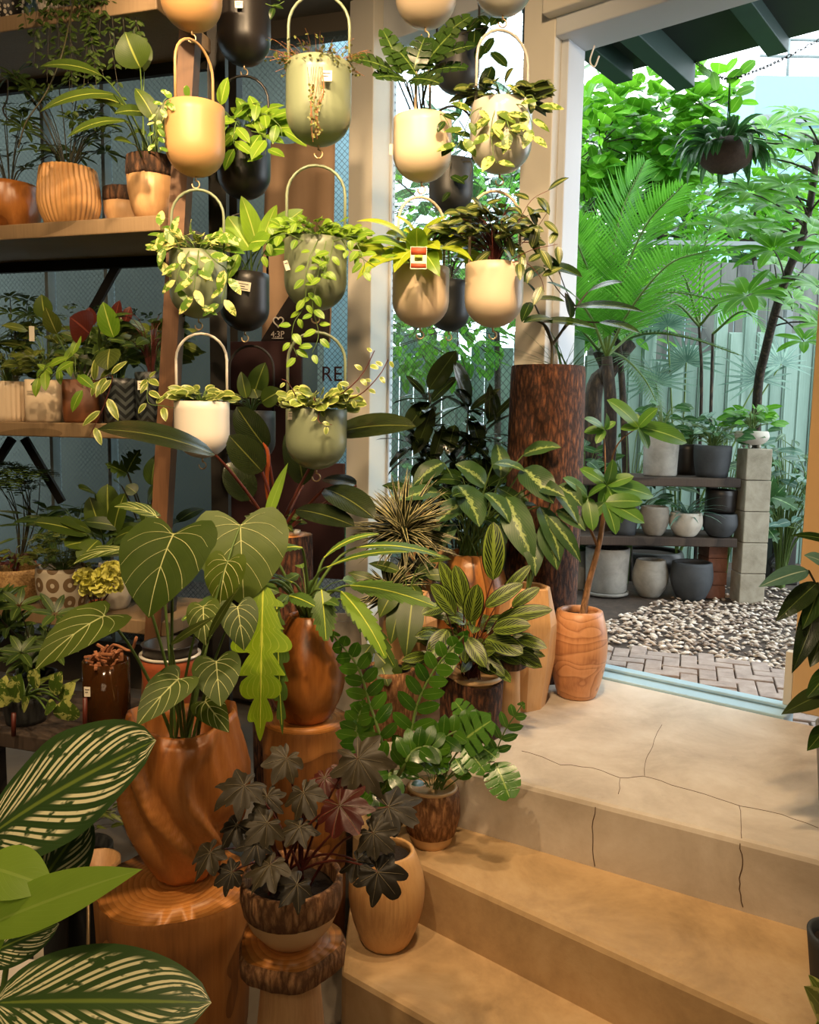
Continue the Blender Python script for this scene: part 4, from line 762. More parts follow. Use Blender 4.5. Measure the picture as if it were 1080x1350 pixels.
pc = q(51, 1300, 1.5); T = thing('plant_label_stake', 'pinkish tag on a stick below the striped foreground leaves', 'plant label', (pc.x, pc.y, -.49)); b = MB(); b.box((pc.x, pc.y, -.32), (.006, .003, .34)); b.build('stick', m['pale'], T); P = q(51, 1258, 1.5); b = MB(); b.box(P, (.02, .002, .034)); b.build('tag', m['paper'], T, True, .0008)
# ------------------------------------------------------------------ right edge
pc = V((1.12, 1.95, 0)); T = thing('potted_palmate_plant', 'dark fingered leaves of a plant entering at the right edge by the doorway', 'potted plant', pc); pot(T, cyl(.08, .1, .2), m['cgrey'], soil=.03); rt = pc+Z*.18
for bp, tp, w, mt in (((1066, 752, 1.9), (1000, 774, 1.84), 24, 'out4'), ((1078, 768, 1.9), (1022, 820, 1.84), 26, 'ficus'), ((1080, 775, 1.9), (1058, 830, 1.84), 24, 'philo'), ((1086, 770, 1.9), (1044, 888, 1.84), 30, 'ficus'), ((1098, 716, 1.95), (1042, 706, 1.9), 14, 'philo'), ((1095, 910, 1.85), (1030, 942, 1.8), 26, 'ficus'), ((1090, 958, 1.85), (1064, 990, 1.8), 22, 'philo'), ((1085, 830, 1.88), (1068, 880, 1.84), 26, 'ficus'), ((1090, 745, 1.9), (1060, 732, 1.88), 20, 'out4'), ((1098, 880, 1.86), (1062, 922, 1.82), 24, 'philo')):
    big_leaf(T, rt, bp, tp, w, L[mt], m['twigd'], 'lance', th=.6)
pc = V((.86, 1.5, -.17)); T = thing('potted_variegated_plant', 'yellow-edged leaf of a plant at the bottom right corner', 'potted plant', pc); pot(T, cyl(.05, .065, .12), m['char'], soil=.02); rt = pc+Z*.1
for bp, tp, w in (((1098, 1356, 1.4), (1060, 1300, 1.34), 40), ((1095, 1330, 1.4), (1066, 1285, 1.4), 22), ((1105, 1345, 1.42), (1075, 1352, 1.36), 30)): big_leaf(T, rt, bp, tp, w, L['pep'], m['twig'], 'ovate', th=.4)

sprigs(T_PEA, RT_PEA, 46, .24, .16, .085, .036, 'ell', L['rat'], m['twigr'], .6, .0015, .3, name='inner_foliage')
sprigs(T_TAN, RT_TAN, 12, .16, .1, .1, .04, 'lance', L['spath'], m['twig'], .8, .002, .2, name='foliage')
sprigs(T_PHI, RT_PHI, 11, .16, .16, .1, .04, 'serr', L['lobeg'], m['twig'], .8, .002, .3, name='inner_foliage', ns=14)
# ------------------------------------------------------------------ hanging planters
def hang(px, Y, yt, yb, wpx, mat, label, arc=None, ang=0., hookb=True, rim=None, hmat=None, name='hanging_planter', cord=False, cat='hanging planter', group=None):
    R = wpx*Y/1080/2; top = q(px, yt, Y); bot = q(px, yb, Y); h = top.z-bot.z; c = V((bot.x, bot.y, bot.z))
    T = thing(name, label, cat, c, group); prof = []
    for i in range(9):
        a = PI/2*i/8; prof.append((max(R*math.sin(a), .004), R*.92*(1-math.cos(a))))
    prof += [(R*1.0, R*.92+(h-R*.92)*k/4) for k in (1, 2, 3, 4)]; prof[0] = (.004, 0)
    pot(T, prof, mat, 44, .005, .02, name='pot')
    b = MB(); ax = V((math.cos(ang), math.sin(ang), 0)); hr = R*.93
    ya = arc if arc is not None else yt-80
    zt = q(px, ya, Y).z-c.z; zs = max(h+.01, zt-hr*1.0); n = 12
    pts = [c+ax*-hr+Z*(h-.02), c+ax*-hr+Z*zs]+[c+ax*(-hr*math.cos(PI*k/n))+Z*(zs+(zt-zs)*math.sin(PI*k/n)) for k in range(1, n)]+[c+ax*hr+Z*zs, c+ax*hr+Z*(h-.02)]
    b.tube(pts, .0042, 8); b.build('handle', hmat or mat, T)
    if hookb:
        b = MB(); b.tube([c+V((0, 0, .002)), c+V((0, 0, -.012))], .003, 6); b.tube([c+V((math.sin(t)*.011, 0, -.022+math.cos(t)*.011)) for t in [k*2*PI/14 for k in range(12)]], .0022, 6); b.build('hook', m['brass'], T)
    if cord:
        b = MB(); b.tube([c+Z*zt, V((c.x, c.y, 2.752))], .003, 6); b.build('chain', m['brass'], T)
    if rim: b = MB(); b.lathe([(R*1.02, h-.004), (R*1.03, h), (R*.98, h+.003)], 44, c); b.build('rim', rim, T)
    return T, c, R, h
def sticker(T, x, y, Y, w=.024, h=.02, lines=2, mat=None, tilt=0., ink=None):
    P = q(x, y, Y); ax = V((math.cos(tilt), 0, math.sin(tilt))); az = V((-math.sin(tilt), 0, math.cos(tilt))); b = MB(); b.box(P, (w, .0012, h), ax, V((0, 1, 0)), az); o = b.build('price_tag', mat or m['paper'], T, False)
    b = MB()
    for k in range(lines): b.box(P+V((0, -.0009, 0))+az*(h*(.22-.26*k))-ax*(w*.08*(k % 2)), (w*(.7-.25*(k % 2)), .0006, h*.07), ax, V((0, 1, 0)), az)
    b.build('print', ink or m['ink'], o)
H1 = 'tan planters hanging in the leftmost column'
T, *_ = hang(253, 2.5, -38, 40, 75, m['tanpot'], 'topmost tan hanging pot, its bottom just inside the top edge of the photo', -150, .9, cord=True)
T, c, R, h = hang(258, 2.5, 142, 233, 74, m['tanpot'], 'tan hanging pot with a tall narrow handle and curly variegated leaves on its left rim', 54, 1.1)
vines(T, [[q(235, 140, 2.46), q(222, 128, 2.44), q(208, 150, 2.43), q(206, 185, 2.44), q(210, 200, 2.45)], [q(240, 138, 2.45), q(225, 132, 2.43), q(215, 140, 2.42)], [q(262, 138, 2.47), q(240, 128, 2.44)]], .014, .03, .02, 'round', L['poth'], m['twig'], .0015)
T, c, R, h = hang(262, 2.5, 335, 420, 72, m['sage'], 'sage hanging pot overflowing with yellow variegated pothos, second from bottom on the left', 250, .0)
vines(T, [[q(255, 335, 2.44), q(225, 325, 2.4), q(210, 330, 2.4), q(207, 345, 2.41)], [q(240, 335, 2.42), q(228, 310, 2.4), q(210, 300, 2.42)], [q(262, 330, 2.42), q(260, 350, 2.37), q(256, 385, 2.36), q(262, 402, 2.37)], [q(270, 330, 2.42), q(285, 345, 2.37), q(300, 360, 2.38), q(292, 400, 2.38)], [q(250, 330, 2.42), q(236, 355, 2.37), q(233, 380, 2.37)]], .026, .062, .03, 'ovate', L['poth'], m['twig'], .002)
sprigs(T, c+Z*(h-.02), 36, .09, .09, .065, .034, 'ovate', L['poth'], m['twig'], .7, name='upper_foliage')
T, c, R, h = hang(267, 2.5, 530, 604, 71, m['white'], 'white hanging pot with a tall handle, partly behind a long dark leaf', 440, .0)
sprigs(T, c+Z*(h-.015), 70, .055, .08, .045, .026, 'ovate', L['pep'], m['twig'], .5, name='foliage')
T, c, R, h = hang(322, 2.75, -5, 86, 66, m['black'], 'topmost black hanging pot with a white tag at its rim', -80, .0, hmat=m['black'], cord=True); sticker(T, 315, 6, 2.65)
vines(T, [[q(350, 5, 2.7), q(362, 8, 2.68), q(375, 2, 2.68)]], .02, .05, .03, 'ovate', L['philo'], m['twig'])
T, c, R, h = hang(322, 2.75, 180, 263, 67, m['black'], 'black hanging pot with broad lime leaves drooping over its rim', 100, .0, hmat=m['black']); sticker(T, 333, 193, 2.65, tilt=-.1)
vines(T, [[q(322, 175, 2.7), q(300, 150, 2.64), q(282, 135, 2.62)], [q(325, 172, 2.7), q(345, 150, 2.64), q(368, 165, 2.62), q(372, 180, 2.62)], [q(320, 175, 2.68), q(312, 160, 2.62), q(308, 185, 2.6), q(312, 198, 2.6)], [q(330, 172, 2.68), q(350, 180, 2.62), q(350, 205, 2.61)], [q(322, 172, 2.7), q(330, 140, 2.66), q(345, 135, 2.64)]], .025, .075, .042, 'ovate', L['pothg'], m['twig'], .002)
sprigs(T, c+Z*(h-.02), 20, .1, .1, .095, .058, 'ovate', L['pothg'], m['twig'], .7, name='upper_foliage')
T, c, R, h = hang(323, 2.72, 362, 437, 63, m['black'], 'black hanging pot with tilted white label and big upright lime leaves', 282, .3, hmat=m['black']); sticker(T, 320, 377, 2.63, .05, .028, 3, tilt=-.15)
for bp, tp, w in (((340, 330, 2.68), (318, 258, 2.64), 26), ((350, 320, 2.66), (400, 276, 2.62), 30), ((330, 330, 2.66), (300, 285, 2.66), 40), ((345, 325, 2.64), (365, 270, 2.66), 22), ((315, 335, 2.62), (300, 370, 2.6), 16), ((330, 320, 2.62), (355, 318, 2.58), 30), ((325, 325, 2.7), (305, 300, 2.72), 44), ((350, 330, 2.68), (385, 330, 2.62), 24), ((310, 330, 2.62), (290, 300, 2.6), 20)):
    big_leaf(T, c+Z*(h-.02)+V((uni(-.03, .03), 0, 0)), bp, tp, w, L['pothg'], m['twig'], 'ovate', up=(uni(-.4, .4), -.8, .5), th=.4, pr=(.0025, .002))
T, c, R, h = hang(332, 2.78, 542, 610, 62, m['dkgrey'], 'dark hanging pot half hidden behind the red-stemmed plant', 456, .0, hmat=m['iron'])
for bp, tp, w in (((335, 520, 2.72), (350, 478, 2.7), 26), ((325, 525, 2.7), (318, 490, 2.7), 16), ((345, 530, 2.7), (372, 515, 2.68), 26), ((340, 525, 2.7), (330, 500, 2.74), 24)): big_leaf(T, c+Z*(h-.02), bp, tp, w, L['spath'], m['twig'], 'ovate', up=(0, -.9, .3), th=.4)
sprigs(T, c+Z*(h-.02), 22, .09, .07, .07, .012, 'blade', L['trad'], m['twig'], .8, name='strappy_foliage')
T, c, R, h = hang(420, 2.3, 88, 192, 82, m['sage'], 'sage hanging pot with a wiry tangle of tiny leaves and brown trailing strings', -8, .0, cord=True); sticker(T, 431, 100, 2.2, .026, .026)
f, s = MB(), MB()
for i in range(150):
    a = uni(0, 2*PI); rr = uni(.02, .1); p0 = c+Z*(h-.02)+V((math.cos(a)*.04, math.sin(a)*.04, 0)); p1 = p0+V((math.cos(a)*rr, math.sin(a)*rr*.7-.01, uni(.0, .07))); s.tube(bez(p0, (p0+p1)/2+Z*.03, p1, 4), .0006, 3, False)
    for k in range(3): leaf(f, p0.lerp(p1, uni(.5, 1))+rdir()*.006, rdir(), uni(.007, .012), .008, 'round', Z, .3, .1, ns=4, na=1)
for i in range(9):
    x0 = 414+uni(-10, 12); pts = [q(x0, 88, 2.19), q(x0+uni(-6, 6), 120, 2.18), q(414+uni(-5, 5), 150, 2.18), q(416+uni(-6, 10), 180+uni(-8, 8), 2.2)]; s.tube(spline(pts, 5), .0008, 3, False)
    for k in range(12): P = spline(pts, 5)[random.randrange(4, 15)]; leaf(f, P, rdir(), .008, .006, 'round', V((0, -1, 0)), .3, .1, ns=4, na=1)
f.build('foliage', L['wiry'], T); s.build('vine', m['chip'], T)
T, c, R, h = hang(416, 2.32, 318, 410, 80, m['sage'], 'sage hanging pot with fine lime foliage trailing far below it', 218, .0); sticker(T, 378, 350, 2.24, .012, .026, 1, tilt=.3)
vines(T, [[q(400, 318, 2.24), q(375, 308, 2.2), q(350, 320, 2.2), q(345, 335, 2.2)], [q(420, 315, 2.24), q(405, 350, 2.19), q(402, 400, 2.2), q(388, 425, 2.2), q(385, 450, 2.2), q(392, 470, 2.2)], [q(430, 318, 2.24), q(420, 360, 2.19), q(412, 400, 2.2), q(420, 440, 2.2), q(412, 465, 2.2)], [q(440, 318, 2.24), q(465, 315, 2.22), q(480, 345, 2.2), q(478, 360, 2.2)], [q(440, 316, 2.24), q(435, 340, 2.19), q(425, 365, 2.18)], [q(450, 315, 2.26), q(462, 330, 2.22), q(495, 352, 2.2)]], .021, .034, .021, 'ovate', L['pothg'], m['twig'], .0015)
sprigs(T, c+Z*(h-.02), 150, .075, .13, .036, .024, 'ovate', L['pothg'], m['twig'], .7, .001, name='upper_foliage')
T, c, R, h = hang(417, 2.28, 540, 619, 80, m['sage'], 'lowest sage hanging pot with round-leaved peperomia and one red-tipped shoot', 438, .15); sticker(T, 384, 548, 2.22, .018, .022)
sprigs(T, c+Z*(h-.02), 70, .065, .1, .052, .04, 'round', L['pep'], m['twigr'], .5, .0012)
vines(T, [[q(440, 525, 2.24), q(460, 512, 2.2), q(480, 490, 2.2), q(494, 462, 2.2)], [q(445, 530, 2.24), q(475, 520, 2.2), q(500, 495, 2.2), q(512, 474, 2.2)], [q(425, 530, 2.22), q(420, 555, 2.17), q(438, 560, 2.18)], [q(395, 530, 2.24), q(380, 505, 2.2), q(372, 500, 2.2)]], .024, .026, .016, 'ovate', L['pep'], m['twigr'], .002, name='shoot_foliage', sname='vine')
T, c, R, h = hang(561, 2.5, -45, 36, 76, m['cream'], 'topmost cream hanging pot right of the window post', -150, .0, cord=True)
T, c, R, h = hang(556, 2.5, 158, 240, 74, m['cream'], 'cream hanging pot carrying dark lobed leaves on tall bare stems', 70, 1.3); sticker(T, 516, 197, 2.5, .012, .03, 0)
for bp, tp, w in (((520, 95, 2.42), (465, 78, 2.36), 32), ((530, 100, 2.42), (505, 40, 2.42), 26), ((535, 105, 2.42), (495, 102, 2.36), 30), ((545, 95, 2.42), (560, 50, 2.42), 30), ((555, 95, 2.44), (600, 40, 2.44), 34), ((560, 85, 2.44), (625, 60, 2.4), 26), ((540, 105, 2.42), (580, 110, 2.36), 34), ((550, 100, 2.42), (520, 62, 2.42), 30), ((565, 95, 2.44), (615, 90, 2.4), 24), ((575, 60, 2.46), (620, 22, 2.44), 28)):
    big_leaf(T, c+Z*(h-.02)+V((uni(-.02, .02), 0, 0)), bp, tp, w, L['philo'], m['twigd'], 'mon', up=(0, -.8, .6), th=.5, ns=40, pr=(.0028, .002), sag=.02)
vines(T, [[q(580, 158, 2.46), q(582, 150, 2.42), q(592, 165, 2.4), q(600, 195, 2.4)]], .035, .05, .03, 'ovate', L['philo'], m['twig'])
T, c, R, h = hang(554, 2.5, 354, 432, 73, m['cream'], 'cream hanging pot of arching neon-lime leaves with an orange care sticker', 260, .5)
for bp, tp, w in (((540, 320, 2.42), (470, 292, 2.36), 26), ((535, 330, 2.42), (478, 322, 2.34), 28), ((530, 340, 2.4), (470, 370, 2.32), 30), ((550, 318, 2.44), (520, 285, 2.4), 30), ((565, 315, 2.44), (625, 305, 2.36), 26), ((570, 330, 2.42), (624, 345, 2.34), 24), ((545, 330, 2.4), (520, 360, 2.34), 28), ((560, 335, 2.4), (580, 365, 2.34), 26), ((560, 315, 2.46), (590, 285, 2.46), 26), ((550, 325, 2.4), (550, 300, 2.34), 26), ((575, 322, 2.44), (612, 292, 2.4), 20), ((535, 335, 2.42), (500, 345, 2.36), 24)):
    big_leaf(T, c+Z*(h-.02), bp, tp, w, L['neon'] if uni(0, 1) < .75 else L['pothg'], m['twig'], 'heart', up=(uni(-.4, .4), -.5, .8), th=1.1, pr=(.0025, .002), ns=18)
sprigs(T, c+Z*(h-.02), 26, .12, .13, .1, .045, 'ovate', L['neon'], m['twig'], 1.0, .002, name='inner_foliage')
P = q(552, 340, 2.31); b = MB(); b.box(P, (.045, .0012, .06)); o = b.build('care_sticker', m['paper'], T, False); b = MB(); b.box(P+V((0, -.001, .018)), (.042, .0006, .02)); b.build('heading', m['inkr'], o); b = MB(); b.box(P+V((0, -.001, -.021)), (.042, .0006, .012)); b.build('footer', m['inkr'], o); b = MB(); b.lathe([(.001, 0), (.01, .0005)], 14, P+V((0, -.0012, 0))); b.box(P+V((0, -.001, 0)), (.022, .0006, .016)); b.build('picture', L['pothg'], o)
T, c, R, h = hang(602, 3.1, 52, 124, 56, m['dkgrey'], 'upper dark grey pot hanging close to the window glass', -20, .0, hmat=m['iron'], cord=True)
vines(T, [[q(600, 50, 3.04), q(622, 40, 3.0), q(648, 38, 3.0), q(655, 60, 3.0)], [q(610, 50, 3.04), q(640, 60, 3.0), q(650, 85, 3.0)], [q(612, 50, 3.04), q(632, 20, 3.0), q(660, 10, 3.0)]], .04, .09, .05, 'round', L['philo'], m['twigd'])
T, c, R, h = hang(594, 3.1, 214, 282, 56, m['dkgrey'], 'middle dark grey pot hanging close to the glass, trailing thin vines', 140, .0, hmat=m['iron'])
vines(T, [[q(590, 214, 3.04), q(600, 180, 3.0), q(612, 150, 3.0), q(625, 140, 3.0)], [q(600, 214, 3.04), q(618, 200, 3.0), q(615, 175, 3.0), q(606, 160, 3.0)], [q(595, 214, 3.02), q(592, 235, 3.0), q(596, 255, 3.0)], [q(605, 214, 3.04), q(622, 215, 3.0), q(618, 240, 3.0)]], .05, .06, .034, 'ovate', L['philo'], m['twigd'])
T, c, R, h = hang(592, 3.1, 372, 437, 52, m['dkgrey'], 'lowest dark grey pot near the glass, glimpsed between two cream pots', 300, .0, hmat=m['iron'])
sprigs(T, c+Z*(h-.02), 16, .2, .08, .08, .04, 'ovate', L['philo'], m['twigd'])
T, c, R, h = hang(663, 2.45, -62, 20, 72, m['pearl'], 'glossy pearl hanging pot at the very top, right of the dark vines', -150, .0, cord=True)
T, c, R, h = hang(659, 2.45, 140, 229, 78, m['pearl'], 'pearl hanging pot draped with twisting green and yellow vine leaves', 40, .4)
vines(T, [[q(640, 140, 2.4), q(622, 150, 2.36), q(610, 180, 2.36), q(600, 200, 2.36)], [q(655, 138, 2.38), q(648, 165, 2.34), q(650, 200, 2.33), q(655, 215, 2.33)], [q(670, 138, 2.38), q(690, 140, 2.36), q(702, 165, 2.36), q(700, 185, 2.36)], [q(665, 138, 2.38), q(672, 170, 2.33), q(690, 180, 2.34)], [q(680, 138, 2.4), q(700, 125, 2.38), q(708, 140, 2.38)]], .026, .062, .032, 'ovate', L['trad' if T.name.endswith('16') else 'hoya'], m['twig'])
sprigs(T, c+Z*(h-.02), 70, .08, .1, .065, .038, 'ovate', L['trad'], m['twig'], .8, name='upper_foliage')
T, c, R, h = hang(650, 2.45, 350, 432, 75, m['cream'], 'cream hanging pot under a bushy dark banded plant, rightmost of the hanging pots', 252, .3)
vines(T, [[q(660, 350, 2.4), q(690, 345, 2.36), q(712, 365, 2.36), q(718, 385, 2.36)], [q(665, 348, 2.4), q(700, 330, 2.36), q(735, 322, 2.36)], [q(650, 345, 2.4), q(648, 300, 2.38), q(640, 270, 2.38)], [q(655, 345, 2.42), q(680, 300, 2.4), q(700, 265, 2.4), q(725, 250, 2.4)], [q(660, 345, 2.42), q(700, 310, 2.4), q(722, 280, 2.38)]], .026, .062, .028, 'ovate', L['trad'], m['twigr'])
sprigs(T, c+Z*(h-.02), 95, .2, .14, .07, .038, 'ovate', L['trad'], m['twigr'], .7, name='upper_foliage')
# brown canvas banner on the side window, with its logo on the dark lower part
def lp(x, y, off=-.04): return qpl(x, y, PP+LWN*off, LWN)
P0 = [lp(352, 190), lp(442, 188), lp(436, 452), lp(345, 452)]
T = thing('canvas_banner', 'brown canvas banner with dark lower part hung on the side window behind the hanging pots', 'banner', (P0[0]+P0[2])/2)
def cloth(pts, mat, name, off=0, n=12):
    b = MB(); rows = []
    for j in range(n+1):
        rows.append([(pts[0].lerp(pts[1], i/n)).lerp(pts[3].lerp(pts[2], i/n), j/n)-LWN*(.008*math.sin(i*1.3+j*.3)+off) for i in range(n+1)])
    b.grid(rows); o = b.build(name, mat, T); s_ = o.modifiers.new('thick', 'SOLIDIFY'); s_.thickness = .003; return o
cloth(P0, m['canvas'], 'cloth'); cloth([lp(395, 375), lp(437, 372), lp(436, 452), lp(345, 452)], m['canvasd'], 'dark_lower_panel', .02)
b = MB(); hp = lp(367, 424, -.08); b.tube([hp+LWD*-(16*math.sin(t)**3)*.0016+Z*((13*math.cos(t)-5*math.cos(2*t)-2*math.cos(3*t)-math.cos(4*t))*.0016) for t in [k*2*PI/30 for k in range(31)]], .0035, 5); b.build('heart_mark', m['white'], T)
def text(s_, P, size, mat, parent, xa, name='lettering'):
    c = bpy.data.curves.new(name, 'FONT'); c.body = s_; c.size = size; c.extrude = .0006; c.align_x = 'CENTER'; c.align_y = 'CENTER'; c.materials.append(mat)
    tmp = bpy.data.objects.new('tmp', c); COL.objects.link(tmp); dg = bpy.context.evaluated_depsgraph_get(); me = bpy.data.meshes.new_from_object(tmp.evaluated_get(dg)); bpy.data.objects.remove(tmp); bpy.data.curves.remove(c)
    o = bpy.data.objects.new(name, me); COL.objects.link(o); n_ = V(xa).cross(Z).normalized()
    R3 = Matrix((V(xa).normalized(), Z, n_)).transposed().to_4x4(); o.matrix_world = Matrix.Translation(V(P)-(parent_origin(parent) if parent else V((0, 0, 0)))) @ R3
    if parent: o.parent = parent
    return o
text('4:3P', lp(366, 441, -.08), .04, m['white'], T, -LWD)
b = MB(); b.box(lp(366, 446, -.08), (.06, .001, .004), LWD, LWN); b.build('underline', m['white'], T)
T = thing('window_decal', 'maroon letters stuck on the side window glass left of the post', 'lettering', lp(444, 496, .03)); text('REE', lp(444, 494, .03), .1, m['maroon'], T, -LWD)
T = thing('maroon_panel_dark_glass', 'dark maroon panel against the side window behind the lowest hanging pots, widened below to stand in for dark reflections in the glass', 'panel', lp(360, 560, -.1)); b = MB(); b.box((lp(345, 450, -.1)+lp(345, 760, -.1))/2, ((lp(290, 500, -.1)-lp(396, 500, -.1)).length, .02, lp(345, 450, -.1).z-lp(345, 760, -.1).z), LWD, LWN); b.box((lp(425, 612, -.1)+lp(425, 760, -.1))/2, ((lp(396, 500, -.1)-lp(455, 500, -.1)).length, .02, lp(345, 612, -.1).z-lp(345, 760, -.1).z), LWD, LWN); b.build('panel', plain('maroon panel', srgb(52, 24, 26), .6), T, False, .004)  # second box is an added dark sheet imitating the glass reflecting a dark interior
# ------------------------------------------------------------------ display shelf at the left
SR, SDIR = V((-.80, 2.62, 0)), V((-.957, .288, 0)).normalized(); SN = V((.288, .957, 0)).normalized()
def S(u, d, z): return SR+SDIR*u+SN*d+Z*z      # u: left along the shelf, d: back into it
def su(px, d=0.): return (qpl(px, 400, SR+SN*d, SN)-SR).dot(SDIR)
ZS = [2.2, 1.555, .912, .272]
T = thing('display_shelf', 'tall timber display shelf with dark iron braces filling the left side', 'shelf', S(.6, .2, -.49))
for z in ZS:
    b = MB(); b.box(S(.66, .17, z-.024), (1.36, .36, .048), SDIR, SN); b.build('shelf_board', m['shelf'], T, False, .004)
b = MB(); b.beam(q(258, -70, 2.63), q(206, 820, 2.63), .05, .07, (0, -1, 0)); pb = q(206, 820, 2.63); b.beam(pb, pb+(pb-q(258, -70, 2.63))*.45, .05, .07, (0, -1, 0)); b.build('post', m['post'], T, False)
b = MB(); b.beam(S(-.03, .33, -.49), S(-.03, .33, 2.7), .06, .05, (0, -1, 0)); b.build('post', m['iron'], T, False)
b = MB(); b.beam(S(1.32, .3, -.49), S(1.32, .3, 2.7), .06, .05, (0, -1, 0)); b.build('post', m['iron'], T, False)
for p0, p1 in (((155, 350), (105, 440)), ((32, 578), (82, 662)), ((16, 578), (-30, 650))):
    b = MB(); b.beam(q(*p0, 3.06), q(*p1, 3.06), .028, .02, (0, -1, 0)); b.build('brace', m['iron'], T, False)
for z in ZS[:2]: b = MB(); b.box(S(.66, .33, z-.06), (1.36, .02, .05), SDIR, SN); b.build('brace', m['iron'], T, False)
def onshelf(px, k, d=.09): return S(su(px, d), d, ZS[k]+.0005)
def P_(name, label, px, k, d=.09, cat='potted plant', group=None): return thing(name, label, cat, onshelf(px, k, d), group)
def rpx(w, T): return w*T.location.y/1080/2
# top shelf
T = P_('spotted_pot', 'black pot with white speckles at the top left corner', 28, 0, .1, 'pot'); pot(T, egg(.05, .078, .07, .2, .6), m['spot'], soil=.02)
T = P_('bird_planter', 'pale planter with an orange and green beak-like patch on the top shelf', 80, 0, .03, 'planter'); pot(T, egg(.035, .058, .05, .17, .6), m['white'], soil=.02)
b = MB(); c = T.location+V((-.045, -.035, .1)); b.ball(c, .035, 12, 8, (.7, .8, 1.1)); b.build('beak', m['terra'], T, label='orange patch'); b = MB(); b.ball(c+V((-.008, .0, .045)), .028, 12, 8, (.8, .8, 1)); b.build('crest', m['sage'], T, label='green patch')
T = P_('trailing_shelf_plant', 'dark trailing plant spilling over the top shelf edge with hanging stems', 154, 0, .14); pot(T, cyl(.08, .1, .13), m['dkgrey'], soil=.02); c = T.location+Z*.12
vines(T, [[c+V((uni(-.05, .05), -.05, 0)), c+V((x, -.14, .03)), c+V((x*1.3+uni(-.02, .02), -.17, -.12)), c+V((x*1.4+uni(-.05, .05), -.16, -l))] for x, l in ((-.12, .3), (-.08, .34), (-.04, .4), (-.02, .3), (.02, .36), (.05, .28), (-.1, .24), (.08, .22), (-.06, .44), (-.15, .2), (.0, .42), (-.03, .26), (.11, .3), (-.05, .34), (.01, .38), (.03, .3), (-.09, .36), (.06, .26), (-.07, .28), (.04, .4), (-.01, .34))], .011, .024, .014, 'ovate', L['shade'], m['twigd'], .0014)
sprigs(T, c, 120, .12, .17, .03, .016, 'ovate', L['shade'], m['twigd'], .7, .001, name='upper_foliage')
s = MB(); s.tube(spline([c+V((-.06, -.1, 0)), q(85, 60, 2.5), q(62, 120, 2.48), q(35, 160, 2.47), q(24, 195, 2.47)], 5), .0022, 6); s.build('woody_stem', m['twigd'], T)
# second shelf
T = P_('carved_wood_pot', 'dark-streaked wooden pot with a carved diagonal overlap at the left of the second shelf', 18, 1, .1, 'potted plant'); R = rpx(76, T)
pot(T, egg(R*.7, R, R*.93, .155, .6), m['amber'], mod=lambda a, r, z, t: (r*(1+.06*(((a*1.5/PI+t*.8) % 1)-.5)), z, a)); c = T.location+Z*.13
b = MB(); s = MB()
for i in range(16): hb = c+V((uni(-.1, .12), uni(-.1, .05), uni(.06, .26))); s.tube(spline([c, c.lerp(hb, .5)+Z*.03, hb], 4), .0016, 4, False); palmate(b, hb, V((uni(-.4, .4), -.3, 1)), 6, .055, .014, 1.2, 'lance')
b.build('foliage', L['shade'], T); s.build('stem', m['twigd'], T)
T = P_('ribbed_wood_pot', 'pale wooden pot with vertical carved ribs on the second shelf holding an umbrella plant', 95, 1, .08); R = rpx(74, T)
pot(T, egg(R*.72, R, R*.9, .185, .45, 14), m['gold'], 252, .012, mod=lambda a, r, z, t: (r*(.97+.075*abs(math.sin(a*17+(.8 if t > .45 else 0)))), z, a)); c = T.location+Z*.16
b = MB(); s = MB()
for i in range(30): hb = c+V((uni(-.15, .15), uni(-.1, .08), uni(.05, .3))); s.tube(spline([c, c.lerp(hb, .5)+Z*.04, hb], 4), .0018, 4, False); palmate(b, hb, V((uni(-.6, .6), -.4, .7)), 7, .075, .02, 1.2, 'ell', .7)
b.build('foliage', L['shade'], T); s.build('stem', m['twigd'], T)
def barkrim(T, R, h):
    cp = T.location; pot(T, [(R*.62, 0), (R*.8, h*.2), (R*.93, h*.45), (R*.97, h*.7)], m['pale'], 40, .01, None); w_ = wob(.02, 17)
    b = MB(); b.lathe([(R*.97, h*.68), (R*1.0, h*.74), (R*.98, h), (R*.92, h+.002), (R*.88, h*.75), (.002, h*.74)], 60, cp, w_); b.build('bark_rim', m['bark'], T, label='dark bark rim')
T = P_('bark_rimmed_bowl', 'small wooden bowl with dark bark rim, left of the taller bark-rimmed pot', 167, 1, .2, 'pot'); barkrim(T, rpx(54, T), .145)
T = P_('potted_peace_lily', 'broad-leaved peace lily in the tall bark-rimmed wooden pot beside the shelf post', 203, 1, .06); barkrim(T, rpx(64, T), .19); c = T.location+Z*.15
for bp, tp, w in (((135, 100, 2.5), (52, 88, 2.42), 30), ((150, 125, 2.5), (52, 148, 2.4), 24), ((185, 90, 2.6), (165, 42, 2.58), 50), ((205, 160, 2.5), (178, 116, 2.5), 26), ((165, 160, 2.46), (88, 182, 2.38), 24), ((165, 140, 2.55), (120, 130, 2.5), 34), ((195, 150, 2.55), (150, 150, 2.5), 26), ((175, 190, 2.5), (150, 185, 2.46), 24), ((190, 95, 2.66), (172, 45, 2.7), 40), ((210, 180, 2.5), (225, 130, 2.5), 24)):
    big_leaf(T, c+V((uni(-.03, .03), uni(-.03, .03), 0)), bp, tp, w*.85, L['spath'], m['twig'], 'lance', up=(uni(-.3, .3), -.8, .5), th=.8, pr=(.003, .002), sag=.25)
sprigs(T, c, 14, .2, .1, .08, .03, 'lance', L['spath'], m['twig'], .7)
T = thing('wall_hook', 'black curved wire hook hanging below the top shelf at the left', 'hook', q(10, 130, 2.9)); b = MB(); b.tube(spline([q(10, 95, 2.9), q(10, 128, 2.9), q(4, 145, 2.9), q(12, 158, 2.9), q(20, 152, 2.9)], 5), .003, 6); b.build('wire', m['iron'], T)
